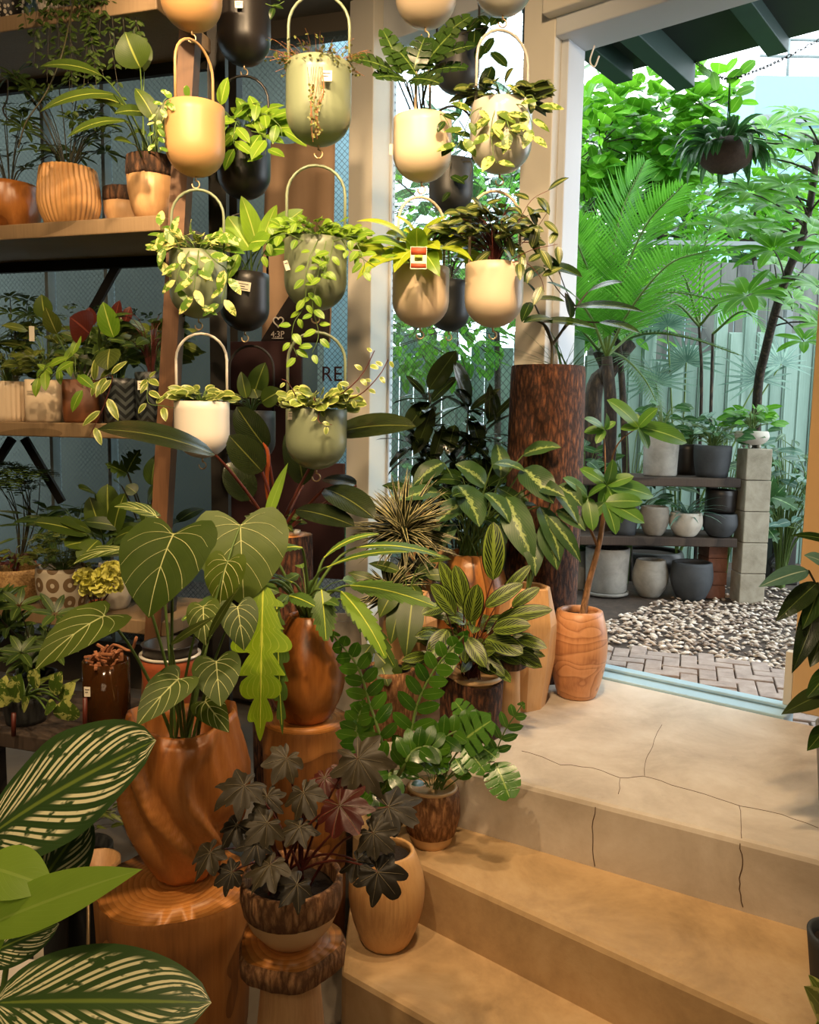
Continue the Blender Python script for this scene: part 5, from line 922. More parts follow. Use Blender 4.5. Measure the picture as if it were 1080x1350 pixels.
# third shelf, front row
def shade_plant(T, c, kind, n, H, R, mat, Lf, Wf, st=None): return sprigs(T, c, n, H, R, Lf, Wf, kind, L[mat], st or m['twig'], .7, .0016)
T = P_('ribbed_cream_pot', 'cream fluted pot at the left end of the third shelf with low bushy leaves', 6, 2, .07); R = rpx(58, T); pot(T, cyl(R*.96, R, .135), m['cream'], 120, .008, mod=lambda a, r, z, t: (r*(1+.02*math.cos(a*30)), z, a)); shade_plant(T, T.location+Z*.11, 'ovate', 50, .13, .1, 'olive', .05, .028)
def sqpot(T, R, h, mat): pot(T, [(R*.9, 0), (R*.96, .01), (R, .05), (R, h)], mat, 60, .008, mod=lambda a, r, z, t: (r*(abs(math.cos(a-.25))**6+abs(math.sin(a-.25))**6)**(-1/6)*.98, z, a))
T = P_('square_cream_pot', 'square cream pot with a faint printed label on the third shelf, trailing green leaves', 56, 2, .07); sqpot(T, rpx(46, T), .14, m['cream']); sticker(T, 40, 518, 2.69, .03, .018, 3, m['cream']); c = T.location+Z*.12
shade_plant(T, c, 'ovate', 45, .13, .11, 'olive', .055, .03)
vines(T, [[c+V((.02, -.05, 0)), q(95, 470, 2.6), q(100, 490, 2.56), q(110, 512, 2.54)], [c+V((-.03, -.05, 0)), q(62, 485, 2.6), q(54, 490, 2.56)]], .05, .075, .035, 'ovate', L['pothg'], m['twig'])
T = P_('square_brown_pot', 'square brown pot beside the cream one on the third shelf with burgundy and green leaves', 106, 2, .07); sqpot(T, rpx(48, T), .14, plain('brown pot', srgb(112, 66, 36), .5)); c = T.location+Z*.12
for bp, tp, w, mt in (((118, 440, 2.66), (92, 418, 2.6), 44, 'burg'), ((150, 445, 2.62), (136, 398, 2.6), 26, 'pothg'), ((135, 450, 2.66), (130, 432, 2.6), 40, 'spath'), ((145, 460, 2.6), (142, 488, 2.56), 34, 'olive'), ((120, 430, 2.8), (118, 405, 2.8), 20, 'burg'), ((152, 425, 2.8), (158, 396, 2.8), 18, 'burg'), ((165, 425, 2.8), (172, 404, 2.8), 14, 'burg'), ((60, 420, 2.7), (55, 388, 2.7), 24, 'spath'), ((75, 440, 2.65), (60, 405, 2.6), 20, 'olive')):
    big_leaf(T, c+V((uni(-.03, .03), 0, 0)), bp, tp, w, L[mt], m['twig'], 'ovate', up=(uni(-.4, .4), -.8, .4), th=.4, pr=(.003, .002))
vines(T, [[c+V((.03, -.05, 0)), q(145, 495, 2.52), q(146, 508, 2.5), q(135, 540, 2.49), q(123, 565, 2.48), q(118, 575, 2.48)]], .05, .075, .028, 'ovate', L['pep'], m['twigr'], name='hanging_foliage', sname='vine')
T = P_('chevron_pot', 'dark chevron-patterned pot left of the labelled one on the third shelf', 158, 2, .07); pot(T, cyl(rpx(44, T), rpx(48, T), .145), m['chev']); shade_plant(T, T.location+Z*.12, 'ovate', 26, .2, .09, 'shade', .07, .045)
T = P_('labelled_chevron_pot', 'dark chevron-patterned pot with a square white label next to the shelf post', 198, 2, .07); pot(T, cyl(rpx(38, T), rpx(42, T), .165), m['chev']); sticker(T, 188, 508, 2.56, .03, .028, 3); c = T.location+Z*.14
shade_plant(T, c, 'ovate', 34, .26, .11, 'shade', .07, .04, m['twigr']); vines(T, [[c+V((0, -.05, 0)), q(196, 500, 2.5), q(195, 530, 2.47), q(215, 535, 2.46), q(230, 538, 2.46)]], .03, .045, .022, 'ovate', L['pep'], m['twig'], name='hanging_foliage', sname='vine')
# third shelf, back row
T = P_('taupe_pot', 'pinkish taupe pot in the back row of the third shelf', 116, 2, .27, 'potted plant'); pot(T, cyl(.05, .065, .22), m['clight']); b = MB(); s = MB(); c = T.location+Z*.2
for i in range(7): P = c+V((uni(-.22, .32), uni(-.06, .05), uni(.12, .2))); s.tube(spline([c, c.lerp(P, .5)+Z*.08, P], 4), .0015, 4, False); frond(b, [P, P+V((uni(-.1, .1), 0, .04)), P+V((uni(.1, .22)*random.choice((-1, 1)), -.05, .02))], 9, .035, .014, 1.1, .2, .1, Z, 'ell', ns=4)
b.build('foliage', L['shade'], T); s.build('stem', m['twigd'], T)
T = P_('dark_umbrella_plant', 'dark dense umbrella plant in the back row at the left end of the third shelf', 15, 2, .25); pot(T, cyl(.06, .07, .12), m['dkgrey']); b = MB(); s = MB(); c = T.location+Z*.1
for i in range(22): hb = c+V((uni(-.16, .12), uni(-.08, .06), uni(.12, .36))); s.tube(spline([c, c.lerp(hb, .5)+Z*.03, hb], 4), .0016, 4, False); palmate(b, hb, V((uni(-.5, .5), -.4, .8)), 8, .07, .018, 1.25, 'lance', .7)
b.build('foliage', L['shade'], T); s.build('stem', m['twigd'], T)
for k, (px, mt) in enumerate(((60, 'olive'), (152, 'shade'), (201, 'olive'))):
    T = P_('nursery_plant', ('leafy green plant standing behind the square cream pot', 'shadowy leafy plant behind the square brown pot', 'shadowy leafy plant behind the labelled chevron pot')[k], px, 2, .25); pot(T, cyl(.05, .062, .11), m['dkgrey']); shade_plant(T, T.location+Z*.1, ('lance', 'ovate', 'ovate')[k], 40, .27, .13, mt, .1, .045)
    if k == 0: b = MB(); b.box(q(42, 440, 2.8), (.018, .002, .05)); b.build('name_tag', m['paper'], T, False)
# fourth shelf
T = P_('speckled_clay_bowl', 'speckled tan clay bowl at the left end of the lowest shelf with reddish seedlings', 8, 3, .06); pot(T, egg(rpx(52, T), rpx(74, T), rpx(70, T), .125, .6), m['speck']); c = T.location+Z*.1; shade_plant(T, c, 'lance', 40, .1, .08, 'olive', .04, .016, m['twigr']); shade_plant(T, c, 'lance', 16, .08, .06, 'burg', .035, .014)
T = P_('ring_patterned_pot', 'cream pot printed with brown rings on the lowest shelf, full of fine ferny foliage', 73, 3, .05); pot(T, egg(rpx(52, T), rpx(70, T), rpx(68, T), .145, .7), m['ring'], soil=.02); c = T.location+Z*.12
b = MB(); s = MB()
for i in range(46):
    P = c+V((uni(-.1, .1), uni(-.09, .04), uni(.02, .15))); s.tube([c+(P-c)*.1, P], .001, 4, False); a = uni(0, 6); frond(b, [P, P+V((math.cos(a)*.03, math.sin(a)*.03, .012)), P+V((math.cos(a)*.06, math.sin(a)*.06, 0))], 6, .026, .011, 1.0, .2, .05, Z, 'ovate', ns=4)
b.build('foliage', L['olive'], T); s.build('stem', m['twig'], T)
T = P_('round_pale_vase', 'pale round-bellied vase on the lowest shelf, half behind the big veined leaf', 143, 3, .11, 'vase'); pot(T, egg(rpx(34, T), rpx(46, T), rpx(40, T), .16, .45), m['clight'], soil=.02)
T = P_('yellow_cockscomb', 'pale yellow crinkled cockscomb blooms in front of the round vase', 119, 3, .025); pot(T, cyl(.024, .028, .04), m['terra'], soil=.005); b = MB(); s = MB()
for x, y, r in ((112, 764, .035), (125, 772, .042), (138, 762, .035), (148, 756, .038), (118, 778, .03), (150, 772, .028)):
    P = q(x, y, 2.6)
    for i in range(26): d = rdir(-.5, 1); leaf(b, P+d*r*.4, d, r*.8, r*1.1, 'round', rdir(), .8, .2, wave=.2, wk=2, ns=6, na=2)
    s.tube(spline([T.location+V((0, 0, .03)), T.location.lerp(P, .5)+V((0, -.02, 0)), P], 4), .0022, 5)
b.build('bloom', L['cock'], T); s.build('stem', m['twigr'], T)
T = P_('thin_stemmed_tree', 'delicate thin-stemmed tree with a flat dark crown against the side window on the lowest shelf', 14, 3, .27); pot(T, cyl(.05, .06, .1), m['terra']); b = MB(); s = MB(); c = T.location+Z*.08
for i in range(12):
    P = q(uni(-15, 55), uni(606, 655), 2.95+uni(-.08, .08)); s.tube(spline([c, V((c.x*.6+P.x*.4, c.y, c.z+.2)), P], 5), [.003, .0014], 5, False)
    for k in range(6): a = uni(0, 6); frond(b, [P, P+V((math.cos(a)*.04, math.sin(a)*.04, .012)), P+V((math.cos(a)*.09, math.sin(a)*.09, -.01))], 7, .03, .01, 1.1, .2, .1, Z, 'ell', ns=4)
b.build('foliage', L['shade'], T); s.build('stem', m['twigd'], T)
T = P_('birds_nest_fern', 'bird nest fern with broad upright fronds in the back of the lowest shelf', 134, 3, .29); pot(T, cyl(.045, .055, .11), m['dkgrey']); c = T.location+Z*.09
for bp, tp, w in (((145, 700, 2.8), (142, 638, 2.8), 34), ((135, 705, 2.8), (118, 655, 2.78), 26), ((150, 705, 2.76), (165, 650, 2.74), 28), ((125, 650, 2.76), (104, 644, 2.7), 24), ((120, 700, 2.7), (78, 688, 2.6), 30), ((115, 705, 2.64), (44, 688, 2.56), 26), ((125, 715, 2.66), (85, 720, 2.58), 34), ((130, 712, 2.62), (105, 740, 2.56), 30), ((150, 712, 2.68), (178, 700, 2.62), 24)):
    big_leaf(T, c, bp, tp, w, L['spath'], m['twig'], 'ell', up=(0, -.6, .7), th=.5, pr=(.003, .003), sag=.05)
T = P_('oak_leaf_plant', 'dark plant with a large lobed leaf silhouetted beside the shelf post on the lowest shelf', 194, 3, .28); pot(T, cyl(.05, .06, .1), m['dkgrey']); c = T.location+Z*.09
for bp, tp, w, kd in (((168, 625, 2.8), (140, 612, 2.76), 28, 'lobe'), ((168, 622, 2.8), (184, 594, 2.8), 36, 'lobe'), ((200, 640, 2.7), (206, 600, 2.7), 24, 'ovate'), ((180, 650, 2.74), (166, 640, 2.74), 18, 'ovate'), ((195, 660, 2.7), (208, 640, 2.66), 20, 'ovate'), ((160, 640, 2.76), (150, 634, 2.72), 16, 'ovate'), ((190, 690, 2.68), (200, 665, 2.66), 26, 'ovate')):
    big_leaf(T, c, bp, tp, w, L['shade'], m['twigd'], kd, th=.4, ns=30)
for k, (px, d) in enumerate(((58, .28), (96, .28), (208, .13))):
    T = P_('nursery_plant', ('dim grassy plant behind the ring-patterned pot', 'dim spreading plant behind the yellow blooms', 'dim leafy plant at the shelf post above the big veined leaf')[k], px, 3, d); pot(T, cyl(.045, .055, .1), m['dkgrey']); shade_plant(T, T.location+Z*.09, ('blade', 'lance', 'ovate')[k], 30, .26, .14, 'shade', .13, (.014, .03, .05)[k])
# low bench in front
T = thing('low_bench', 'low dark bench crowded with small plants under the lowest shelf', 'bench', S(.3, -.45, -.49)); BZ = .12
bc = V((-.93, 2.18, 0)); b = MB(); b.box(bc+Z*(BZ-.02), (.86, .34, .04), SDIR, SN); b.build('bench_top', m['board'], T, False, .003)
for sx in (-1, 1):
    for sy in (-1, 1): b = MB(); b.box(bc+SDIR*.38*sx+SN*.13*sy+Z*((BZ-.04-.49)/2), (.04, .04, BZ-.04+.49), SDIR, SN); b.build('leg', m['board'], T, False)
def B_(name, label, px, Y, cat='potted plant'): P = q(px, 960, Y); return thing(name, label, cat, (P.x, Y, BZ+.0005))
T = B_('terracotta_pot', 'square-shouldered terracotta pot with a black inner pot behind the carved wooden pot', 226, 2.12, 'pot'); R = .078
pot(T, cyl(.058, R, .19), m['terra'], soil=None, wall=.008); b = MB(); b.lathe([(R-.01, .12), (R-.007, .215), (R-.003, .22), (R-.012, .22), (R-.02, .15), (.002, .15)], 36, T.location); b.build('nursery_pot', m['black'], T, label='black nursery pot insert'); b = MB(); b.lathe([(R+.001, .186), (R+.002, .193), (R-.006, .193)], 36, T.location); b.build('rim_line', m['pearl'], T)
T = B_('amber_glass_jar', 'amber glass jar topped with bark chips beside the terracotta pot', 142, 2.12, 'jar'); R = .06
b = MB(); b.lathe([(R*.9, 0), (R, .01), (R, .17), (R-.004, .17), (R-.004, .012), (.002, .01)], 36, T.location); b.build('glass', m['jar'], T); random.seed(3); b = MB()
for i in range(60): a = uni(0, 6.28); r = uni(0, R*.8); P = T.location+V((math.cos(a)*r, math.sin(a)*r, .165+uni(0, .04)*(1-r/R))); d = rdir(); b.beam(P, P+d*uni(.012, .03), .008, .005)
b.build('bark_chips', m['chip'], T, False); sticker(T, 115, 912, 2.06, .016, .026, 2); s = MB(); s.tube(spline([T.location+V((0, 0, .18)), q(150, 850, 2.1), q(172, 858, 2.08), q(180, 840, 2.06)], 4), .004, 6); s.build('stem', m['chip'], T)
T = B_('speckled_leaf_plant', 'low plant with pale-speckled pointed leaves at the left edge of the bench', 35, 2.12); pot(T, cyl(.05, .06, .07), m['dkgrey']); c = T.location+Z*.06
for bp, tp, w in (((18, 925, 2.0), (28, 888, 1.98), 26), ((42, 905, 2.0), (52, 882, 1.98), 24), ((70, 915, 2.0), (82, 885, 1.98), 22), ((80, 925, 2.0), (100, 900, 1.98), 22), ((10, 930, 2.0), (-12, 905, 1.98), 24), ((30, 935, 1.98), (40, 920, 1.94), 18), ((5, 915, 2.0), (8, 890, 2.0), 16), ((60, 935, 1.98), (75, 930, 1.94), 20), ((90, 950, 1.96), (88, 922, 1.95), 34)): big_leaf(T, c, bp, tp, w, L['hoya'], m['twig'], 'ovate', up=(0, -.8, .5), th=.4)
shade_plant(T, c, 'lance', 30, .06, .16, 'olive', .05, .012)
for k, x in enumerate((18, 112)): b = MB(); b.tube([q(x, 970, 2.0), q(x, 940-20*k, 2.0)], .006, 8); b.build('stake', m['twigr'], T)
T = B_('dark_shelf_schefflera', 'dark palmate-leaved plant in the shade under the lowest shelf', 50, 2.28); pot(T, cyl(.05, .06, .08), m['dkgrey']); b = MB(); s = MB(); c = T.location+Z*.06
for i in range(22): hb = c+V((uni(-.15, .14), uni(-.14, .04), uni(.06, .25))); s.tube(spline([c, c.lerp(hb, .5)+Z*.03, hb], 4), .0018, 4, False); palmate(b, hb, V((uni(-.4, .4), -.5, .8)), 6, .07, .026, 1.15, 'ovate', .5)
b.build('foliage', L['shade'], T); s.build('stem', m['twigd'], T)
for k, (px, Y, z) in enumerate(((40, 1.75, -.49), (110, 1.95, -.49))):
    P = q(px, 1050, Y); T = thing('floor_fern', ('grassy dark plant on the floor behind the pin-striped leaves', 'tangled dark plant on the floor left of the carved pot')[k], 'potted plant', (P.x, Y if k == 0 else 1.93, z)); pot(T, cyl(.06, .075, .36), m['dkgrey']); sprigs(T, T.location+Z*.34, 70, .18, .09, .05, .01, 'blade', L['olive'], m['twigd'], .8, .001)
# ------------------------------------------------------------------ garden: planter rack
def gp(px, yb, yt, w, Y, mat, label, kind='bowl', z=None, name='garden_planter', cat='planter', soil=.03):
    Y = qz(px, yb, z).y+w*Y/1080*.42 if z is not None and z < 0 else Y; b_, t_ = q(px, yb, Y), q(px, yt, Y); R = w*Y/1080/2; h = t_.z-b_.z; c = V((b_.x, Y, b_.z if z is None else z)); h = t_.z-c.z
    T = thing(name, label, cat, c); prof = {'bowl': egg(R*.6, R, R*.93, h, .62), 'cyl': [(R*.88, 0), (R*.93, .012)]+[(R*.93+R*.07*k/4, .012+(h-.012)*k/4) for k in range(1, 5)], 'cone': cyl(R*.8, R, h, 6, R*.06), 'ball': egg(R*.55, R, R*.8, h, .5)}[kind]
    pot(T, prof, mat, 40, .016, soil); return T, c+Z*(h-(soil or 0)), R, h
ZT, ZM = q(890, 629, 5.0).z, q(890, 708, 5.0).z
T = thing('planter_rack', 'low rack of two weathered dark boards holding concrete planters in the garden', 'rack', (1.5, 5.15, GZ))
for z, x0, x1 in ((ZT, 1.05, 2.02), (ZM, 1.05, 2.02)): b = MB(); b.box(((x0+x1)/2, 5.2, z-.03), (x1-x0, .42, .055)); b.build('board', m['board'], T, False, .006)
for x in (1.2, 1.98): b = MB(); b.box((x, 5.36, (ZT-.06+GZ)/2), (.06, .06, ZT-.06-GZ)); b.build('leg', m['board'], T, False)
lab = 'light grey cylinder planter on the top board of the garden rack|charcoal bowl planter full of shrubs at the right of the top board|black pot between the grey cylinder and charcoal bowl on the top board|dark grey pot at the left end of the middle board behind money tree leaves|taupe round pot on the middle board|pale beige pot with strappy plant on the middle board|charcoal pot at the right end of the middle board|black pot stacked on the charcoal pot at the right of the middle board|large light grey cylinder planter standing on gravel under the rack|beige-grey round pot on gravel beside the large cylinder|wide charcoal bowl pot on gravel in front of the bricks|black empty pot in shadow behind the gravel-level pots|grey pot half hidden by the bark log at the rack bottom'.split('|')
def shrub(T, c, n, R, H, Lf, Wf, mat, kind='ovate', st='twig', name='foliage'): return sprigs(T, c, n, H, R, Lf, Wf, kind, L[mat], m[st], .7, .003, .2, ns=5, name=name)
T, c, R, h = gp(870, 625, 572, 46, 5.12, m['cgrey'], lab[0], 'cyl', ZT); shrub(T, c, 30, .16, .25, .1, .05, 'out3')
T, c, R, h = gp(938, 629, 588, 48, 5.1, m['char'], lab[1], 'cone', ZT); shrub(T, c, 50, .24, .22, .1, .05, 'out3')
T, c, R, h = gp(905, 628, 586, 34, 5.31, m['black'], lab[2], 'cone', ZT); shrub(T, c, 40, .25, .25, .09, .03, 'out4', 'lance')
T, c, R, h = gp(822, 706, 660, 38, 5.1, m['char'], lab[3], 'cone', ZM); shrub(T, c, 16, .12, .1, .08, .03, 'out3')
gp(862, 703, 668, 38, 5.08, m['ctaupe'], lab[4], 'bowl', ZM)
T, c, R, h = gp(903, 712, 676, 43, 5.06, m['clight'], lab[5], 'bowl', ZM); b = MB()
for i in range(30): leaf(b, c, V((uni(-1, 1), uni(-1, .3), uni(.3, 1))), uni(.15, .3), .025, 'blade', Z, 1.1, .3, ns=6, na=1)
b.build('foliage', L['out4'], T)
_, c1, R1, h1 = gp(948, 714, 677, 45, 5.06, m['char'], lab[6], 'bowl', ZM, soil=None); gp(950, 677, 646, 40, 5.1, m['black'], lab[7], 'cyl', ZM+h1+.006, soil=.02)
T, c, R, h = gp(799, 783, 722, 58, 4.95, m['cgrey'], lab[8], 'cyl', GZ+.03, soil=.04); b = MB(); b.lathe([(R*.9, -.022), (R*1.0, -.015), (R*1.02, 0), (R*.9, 0)], 40, V((c.x, c.y, GZ+.03)), None, True, True); b.build('saucer', m['cgrey'], T)
gp(856, 790, 738, 47, 4.82, m['cgrey'], lab[9], 'ball', GZ+.004); gp(910, 795, 741, 55, 4.76, m['char'], lab[10], 'bowl', GZ+.004); gp(855, 760, 725, 90, 5.25, m['black'], lab[11], 'bowl', GZ); gp(758, 778, 725, 30, 4.9, m['cgrey'], lab[12], 'cyl', GZ)
c = V(((q(968, 795, 5.02).x+q(1000, 792, 5.02).x)/2, 5.05, GZ)); c.x += .01; T = thing('concrete_block_pillar', 'stacked concrete block pillar at the right end of the planter rack', 'pillar', c); ht = q(985, 591, 5.05).z-GZ; hb = ht/5
for k in range(5): b = MB(); b.box(c+V((uni(-.006, .006), 0, hb*(k+.5))), (.155, .155, hb-.003)); b.build('block', m['block'], T, False, .005)
T, cc, R, h = gp(990, 590, 569, 44, 5.05, m['clight'], 'shallow pale bowl planter on top of the block pillar', 'bowl', GZ+ht+.022, soil=.015); shrub(T, cc, 40, .15, .2, .11, .05, 'out1'); b = MB()
for k in range(3): a = k*2.1; b.ball(V((cc.x+math.cos(a)*.05, cc.y+math.sin(a)*.05, GZ+ht+.013)), .0125)
b.build('foot', m['clight'], T)
xb = q(953, 790, 4.95).x; zb = GZ+.002; nb = 4; hb = (ZM-.06-zb)/nb
for k in range(nb):
    T = thing('red_brick', ('bottom brick of the short red stack under the rack, on the gravel', 'second brick from the bottom of the short red stack', 'third brick from the bottom of the short red stack', 'top brick of the short red stack touching the middle board')[k], 'brick', (xb+.02, 5.21, zb+hb*k), 'bricks stacked under the rack'); b = MB(); b.box((xb+.02+uni(-.004, .004), 5.21, zb+hb*(k+.5)), (.12, .2, hb-.003)); b.build('brick', m['brick'], T, False, .004)
# utility box
P = q(1028, 752, 5.7); T = thing('black_utility_box', 'black plastic garden box with a hose pipe beyond the block pillar', 'utility box', (P.x, 5.7, GZ)); b = MB(); b.box((P.x, 5.72, GZ+.17), (.17, .16, .34)); b.box((P.x, 5.72, GZ+.02), (.2, .19, .04)); b.build('case', m['black'], T, False, .01); b = MB(); b.tube(spline([q(1030, 700, 5.6), q(1026, 725, 5.58), q(1015, 742, 5.56), q(1035, 752, 5.54)], 5), .016, 8); b.build('pipe', m['char'], T); b = MB(); b.tube([q(1018, 744, 5.54), q(1034, 752, 5.53)], .02, 10); b.build('nozzle', m['housed'], T)
# fences
T = thing('grey_green_fence', 'pale grey-green board fence with uneven tops behind the planter rack', 'fence', (1.5, 6.55, GZ)); x = -.6; k = 0
while x < 3.9:
    px = 540+x/6.55*1080; hh = (405+uni(-12, 40)) if px > 925 else (455+uni(-25, 20)); top = q(px, hh, 6.55).z; b = MB(); w_ = .112; b.box((x, 6.55+(.012 if k % 2 else 0), (top+GZ)/2), (w_-.004, .022, top-GZ)); b.box((x-w_*.32, 6.535+(.012 if k % 2 else 0), (top+GZ)/2), (.014, .012, top-GZ-.02)); b.build('board', m['fence'], T, False, .004); x += w_; k += 1
T = thing('dark_slat_fence', 'taller dark slatted fence behind the pale fence at the right', 'fence', (3.2, 7.3, GZ)); x = 1.6
while x < 4.6: b = MB(); top = q(1000, 348+uni(-6, 6), 7.3).z; b.box((x, 7.3, (top+GZ)/2), (.13, .025, top-GZ)); b.build('slat', m['slat'], T, False); x += .142
T = thing('rail_bar', 'horizontal grey rail glimpsed through the palm fronds', 'rail', (2.3, 6.9, GZ)); b = MB(); b.box((2.2, 6.9, q(880, 320, 6.9).z), (2.2, .035, .035)); b.build('bar', m['housed'], T, False)
for x in (1.3, 3.1): b = MB(); b.box((x, 6.9, (q(880, 320, 6.9).z+GZ)/2), (.05, .05, q(880, 320, 6.9).z-GZ)); b.build('post', m['housed'], T, False)
# neighbouring house
zt, zm = q(1040, 98, 12).z, q(1040, 158, 12).z
T = thing('white_house', 'white neighbouring house with a balcony railing above the trees at the upper right', 'building', (7.5, 13, GZ)); b = MB(); b.box((8.5, 14, (zt+GZ)/2), (7.5, 3.9, zt-GZ)); b.build('wall', m['house'], T, False); b = MB(); b.box((8.5, 12.0, zm), (7.6, .12, .1)); b.build('ledge', m['housed'], T, False)
for z in (.28, .5): b = MB(); b.tube([(4.8, 12.1, zt+z), (12, 12.1, zt+z)], .02, 6); b.build('rail', m['housed'], T)
for x in (5.2, 6.0, 6.8, 7.6): b = MB(); b.tube([(x, 12.1, zt), (x, 12.1, zt+.5)], .02, 6); b.build('baluster', m['housed'], T)
# chain and hooks under the eave
T = thing('hanging_chain', 'dark metal chain sagging below the eave at the top right', 'chain', q(915, 86, 4.2)); pts = spline([q(915, 80, 4.2), q(935, 94, 4.2), q(962, 104, 4.15), q(1000, 92, 4.05), q(1040, 74, 3.95), q(1095, 45, 3.85)], 8); b = MB(); acc = 0; k = 0
for i in range(1, len(pts)):
    a, c_ = pts[i-1], pts[i]; n_ = max(1, int((c_-a).length/.02))
    for j in range(n_):
        P = a.lerp(c_, j/n_); d = (c_-a).normalized(); s_ = d.cross(Z).normalized(); s_ = s_ if k % 2 else s_.cross(d); b.tube([P+d*(math.cos(t)*.013)+s_*(math.sin(t)*.007) for t in [u*2*PI/8 for u in range(9)]], .0022, 4); k += 1
b.build('links', m['iron'], T)
T = thing('hanging_hook', 'white wire hook hanging from the door lintel at the top left of the opening', 'hook', q(784, 66, 3.15)); b = MB(); b.tube(spline([q(784, 60, 3.15), q(778, 80, 3.15), q(784, 88, 3.15), q(790, 74, 3.15)], 5), .003, 6); b.build('wire', m['white'], T)
T = thing('hanging_staghorn', 'mossy hanging ball of staghorn fern dangling from the chain in the garden', 'hanging plant', q(956, 222, 4.15)); c = q(957, 205, 4.15); b = MB(); b.ball(c, .115, 24, 16, (1.1, 1, .72), .05); b.build('moss_ball', m['moss'], T); f = MB()
for i in range(90): d = rdir(-.2, .8); leaf(f, c+V((d.x, d.y, abs(d.z)*.6+.3))*.1, d+Z*.3, uni(.12, .24), .042, random.choice(('strap', 'lance')), Z, 2.0, .2, ns=8)
for i in range(16): d = rdir(.5, 1); leaf(f, c+Z*.07+d*.02, d+V((uni(-.3, .3), 0, uni(.3, 1))), uni(.06, .11), .04, 'ovate', V((0, -1, .2)), .4, .1, ns=6)
f.build('foliage', [L['out3']], T); f = MB()
for x, y in ((958, 110), (962, 150), (955, 165), (975, 98), (945, 120), (970, 125), (940, 102)):
    P = q(x, y, 4.15); d = V((uni(-1, 1), -.3, uni(.2, 1))); leaf(f, P, d, .09, .06, 'round', V((0, -.8, .5)), .3, .1, ns=6)
f.tube(spline([c, q(962, 150, 4.15), q(962, 108, 4.15)], 4), .005, 5); f.build('shoot', [L['out1']], T); b = MB(); b.tube([c, q(962, 105, 4.15)], .0025, 5); b.build('wire', m['iron'], T)
# ------------------------------------------------------------------ garden: trees and palms
def tree(name, label, base, trunk, crowns, n, Lf, Wf, kind, mat, tr=.03, th=.4, dn=-.1, fold=.15, cat='tree', ns=5):
    T = thing(name, label, cat, base); b = MB()
    for pl in trunk: b.tube(spline(pl, 5), [tr, tr*.35], 8, False)
    f = MB(); tot = sum(c[1].x*c[1].z for c in crowns)
    for c, r in crowns:
        b.tube(spline([trunk[0][-1], trunk[0][-1].lerp(c, .6), c], 4), [tr*.4, tr*.12], 6, False)
        for i in range(max(6, int(n*r.x*r.z/tot))):
            d = rdir(); k = uni(.25, 1)**.6; P = c+V((d.x*r.x, d.y*r.y, d.z*r.z))*k
            dd = V((d.x, d.y-.15, d.z*.6))+V((uni(-.7, .7), uni(-.7, .4), uni(-.5, .5)+dn)); l = Lf*uni(.65, 1.15)
            if uni(0, 1) < .06: b.tube([c.lerp(P, .3), P], .004, 4, False)
            leaf(f, P, dd, l, Wf*l/Lf, kind, V((uni(-.6, .6), uni(-1.1, .1), 1)), th*uni(.4, 1.4), fold, ns=ns, na=1 if kind == 'blade' else 2)
    b.build('trunk', m['trunk'], T); f.build('foliage', L[mat], T); return T
def gv(x, y, Y): return q(x, y, Y)
def gnd(x, Y): P = q(x, 600, Y); return V((P.x, Y, GZ))
B0 = gnd(838, 5.7)
tree('round_leaf_tree', 'bright round-leaved tree filling the upper left of the doorway', B0, [[B0, gv(820, 500, 5.7), gv(805, 380, 5.7), gv(815, 260, 5.6)], [gv(805, 380, 5.7), gv(850, 260, 5.6), gv(890, 180, 5.5)]],
     [(gv(790, 190, 5.5), V((.38, .4, .36))), (gv(860, 150, 5.5), V((.4, .4, .3))), (gv(900, 185, 5.4), V((.3, .3, .3))), (gv(770, 280, 5.5), V((.25, .3, .4))), (gv(850, 235, 5.6), V((.4, .3, .25))), (gv(930, 140, 5.4), V((.2, .3, .2)))], 1100, .13, .102, 'round', 'out1', .03)
B0 = gnd(660, 6.1)
tree('window_tree', 'soft green tree seen through the wired window behind the hanging pots', B0, [[B0, gv(655, 420, 6.1), gv(640, 300, 6.1)]], [(gv(560, 270, 6), V((.5, .4, .45))), (gv(600, 430, 5.8), V((.6, .4, .4))), (gv(660, 300, 6.1), V((.45, .4, .6))), (gv(545, 440, 5.7), V((.4, .4, .35)))], 1000, .11, .055, 'ovate', 'out1', .03)
B0 = gnd(1010, 8.6)
tree('back_tree', 'pale mass of leaves behind the fences below the white house', B0, [[B0, gv(1000, 400, 8.6), gv(990, 320, 8.6)]], [(gv(1000, 250, 8.6), V((.9, .5, .6))), (gv(900, 290, 8.4), V((.8, .5, .7))), (gv(1080, 290, 8.4), V((.8, .5, .7))), (gv(830, 330, 8.2), V((.8, .5, .8))), (gv(760, 300, 8), V((.6, .5, .9)))], 1500, .2, .09, 'ovate', 'out1', .05)
B0 = gnd(762, 6.9)
tree('left_back_shrub', 'dense shrub behind the bark log at the left of the doorway', B0, [[B0, gv(765, 450, 6.9), gv(770, 400, 6.9)]], [(gv(765, 390, 6.8), V((.5, .4, .5))), (gv(820, 400, 6.7), V((.5, .4, .4))), (gv(720, 360, 6.9), V((.5, .3, .6)))], 420, .2, .08, 'lance', 'out1', .03)
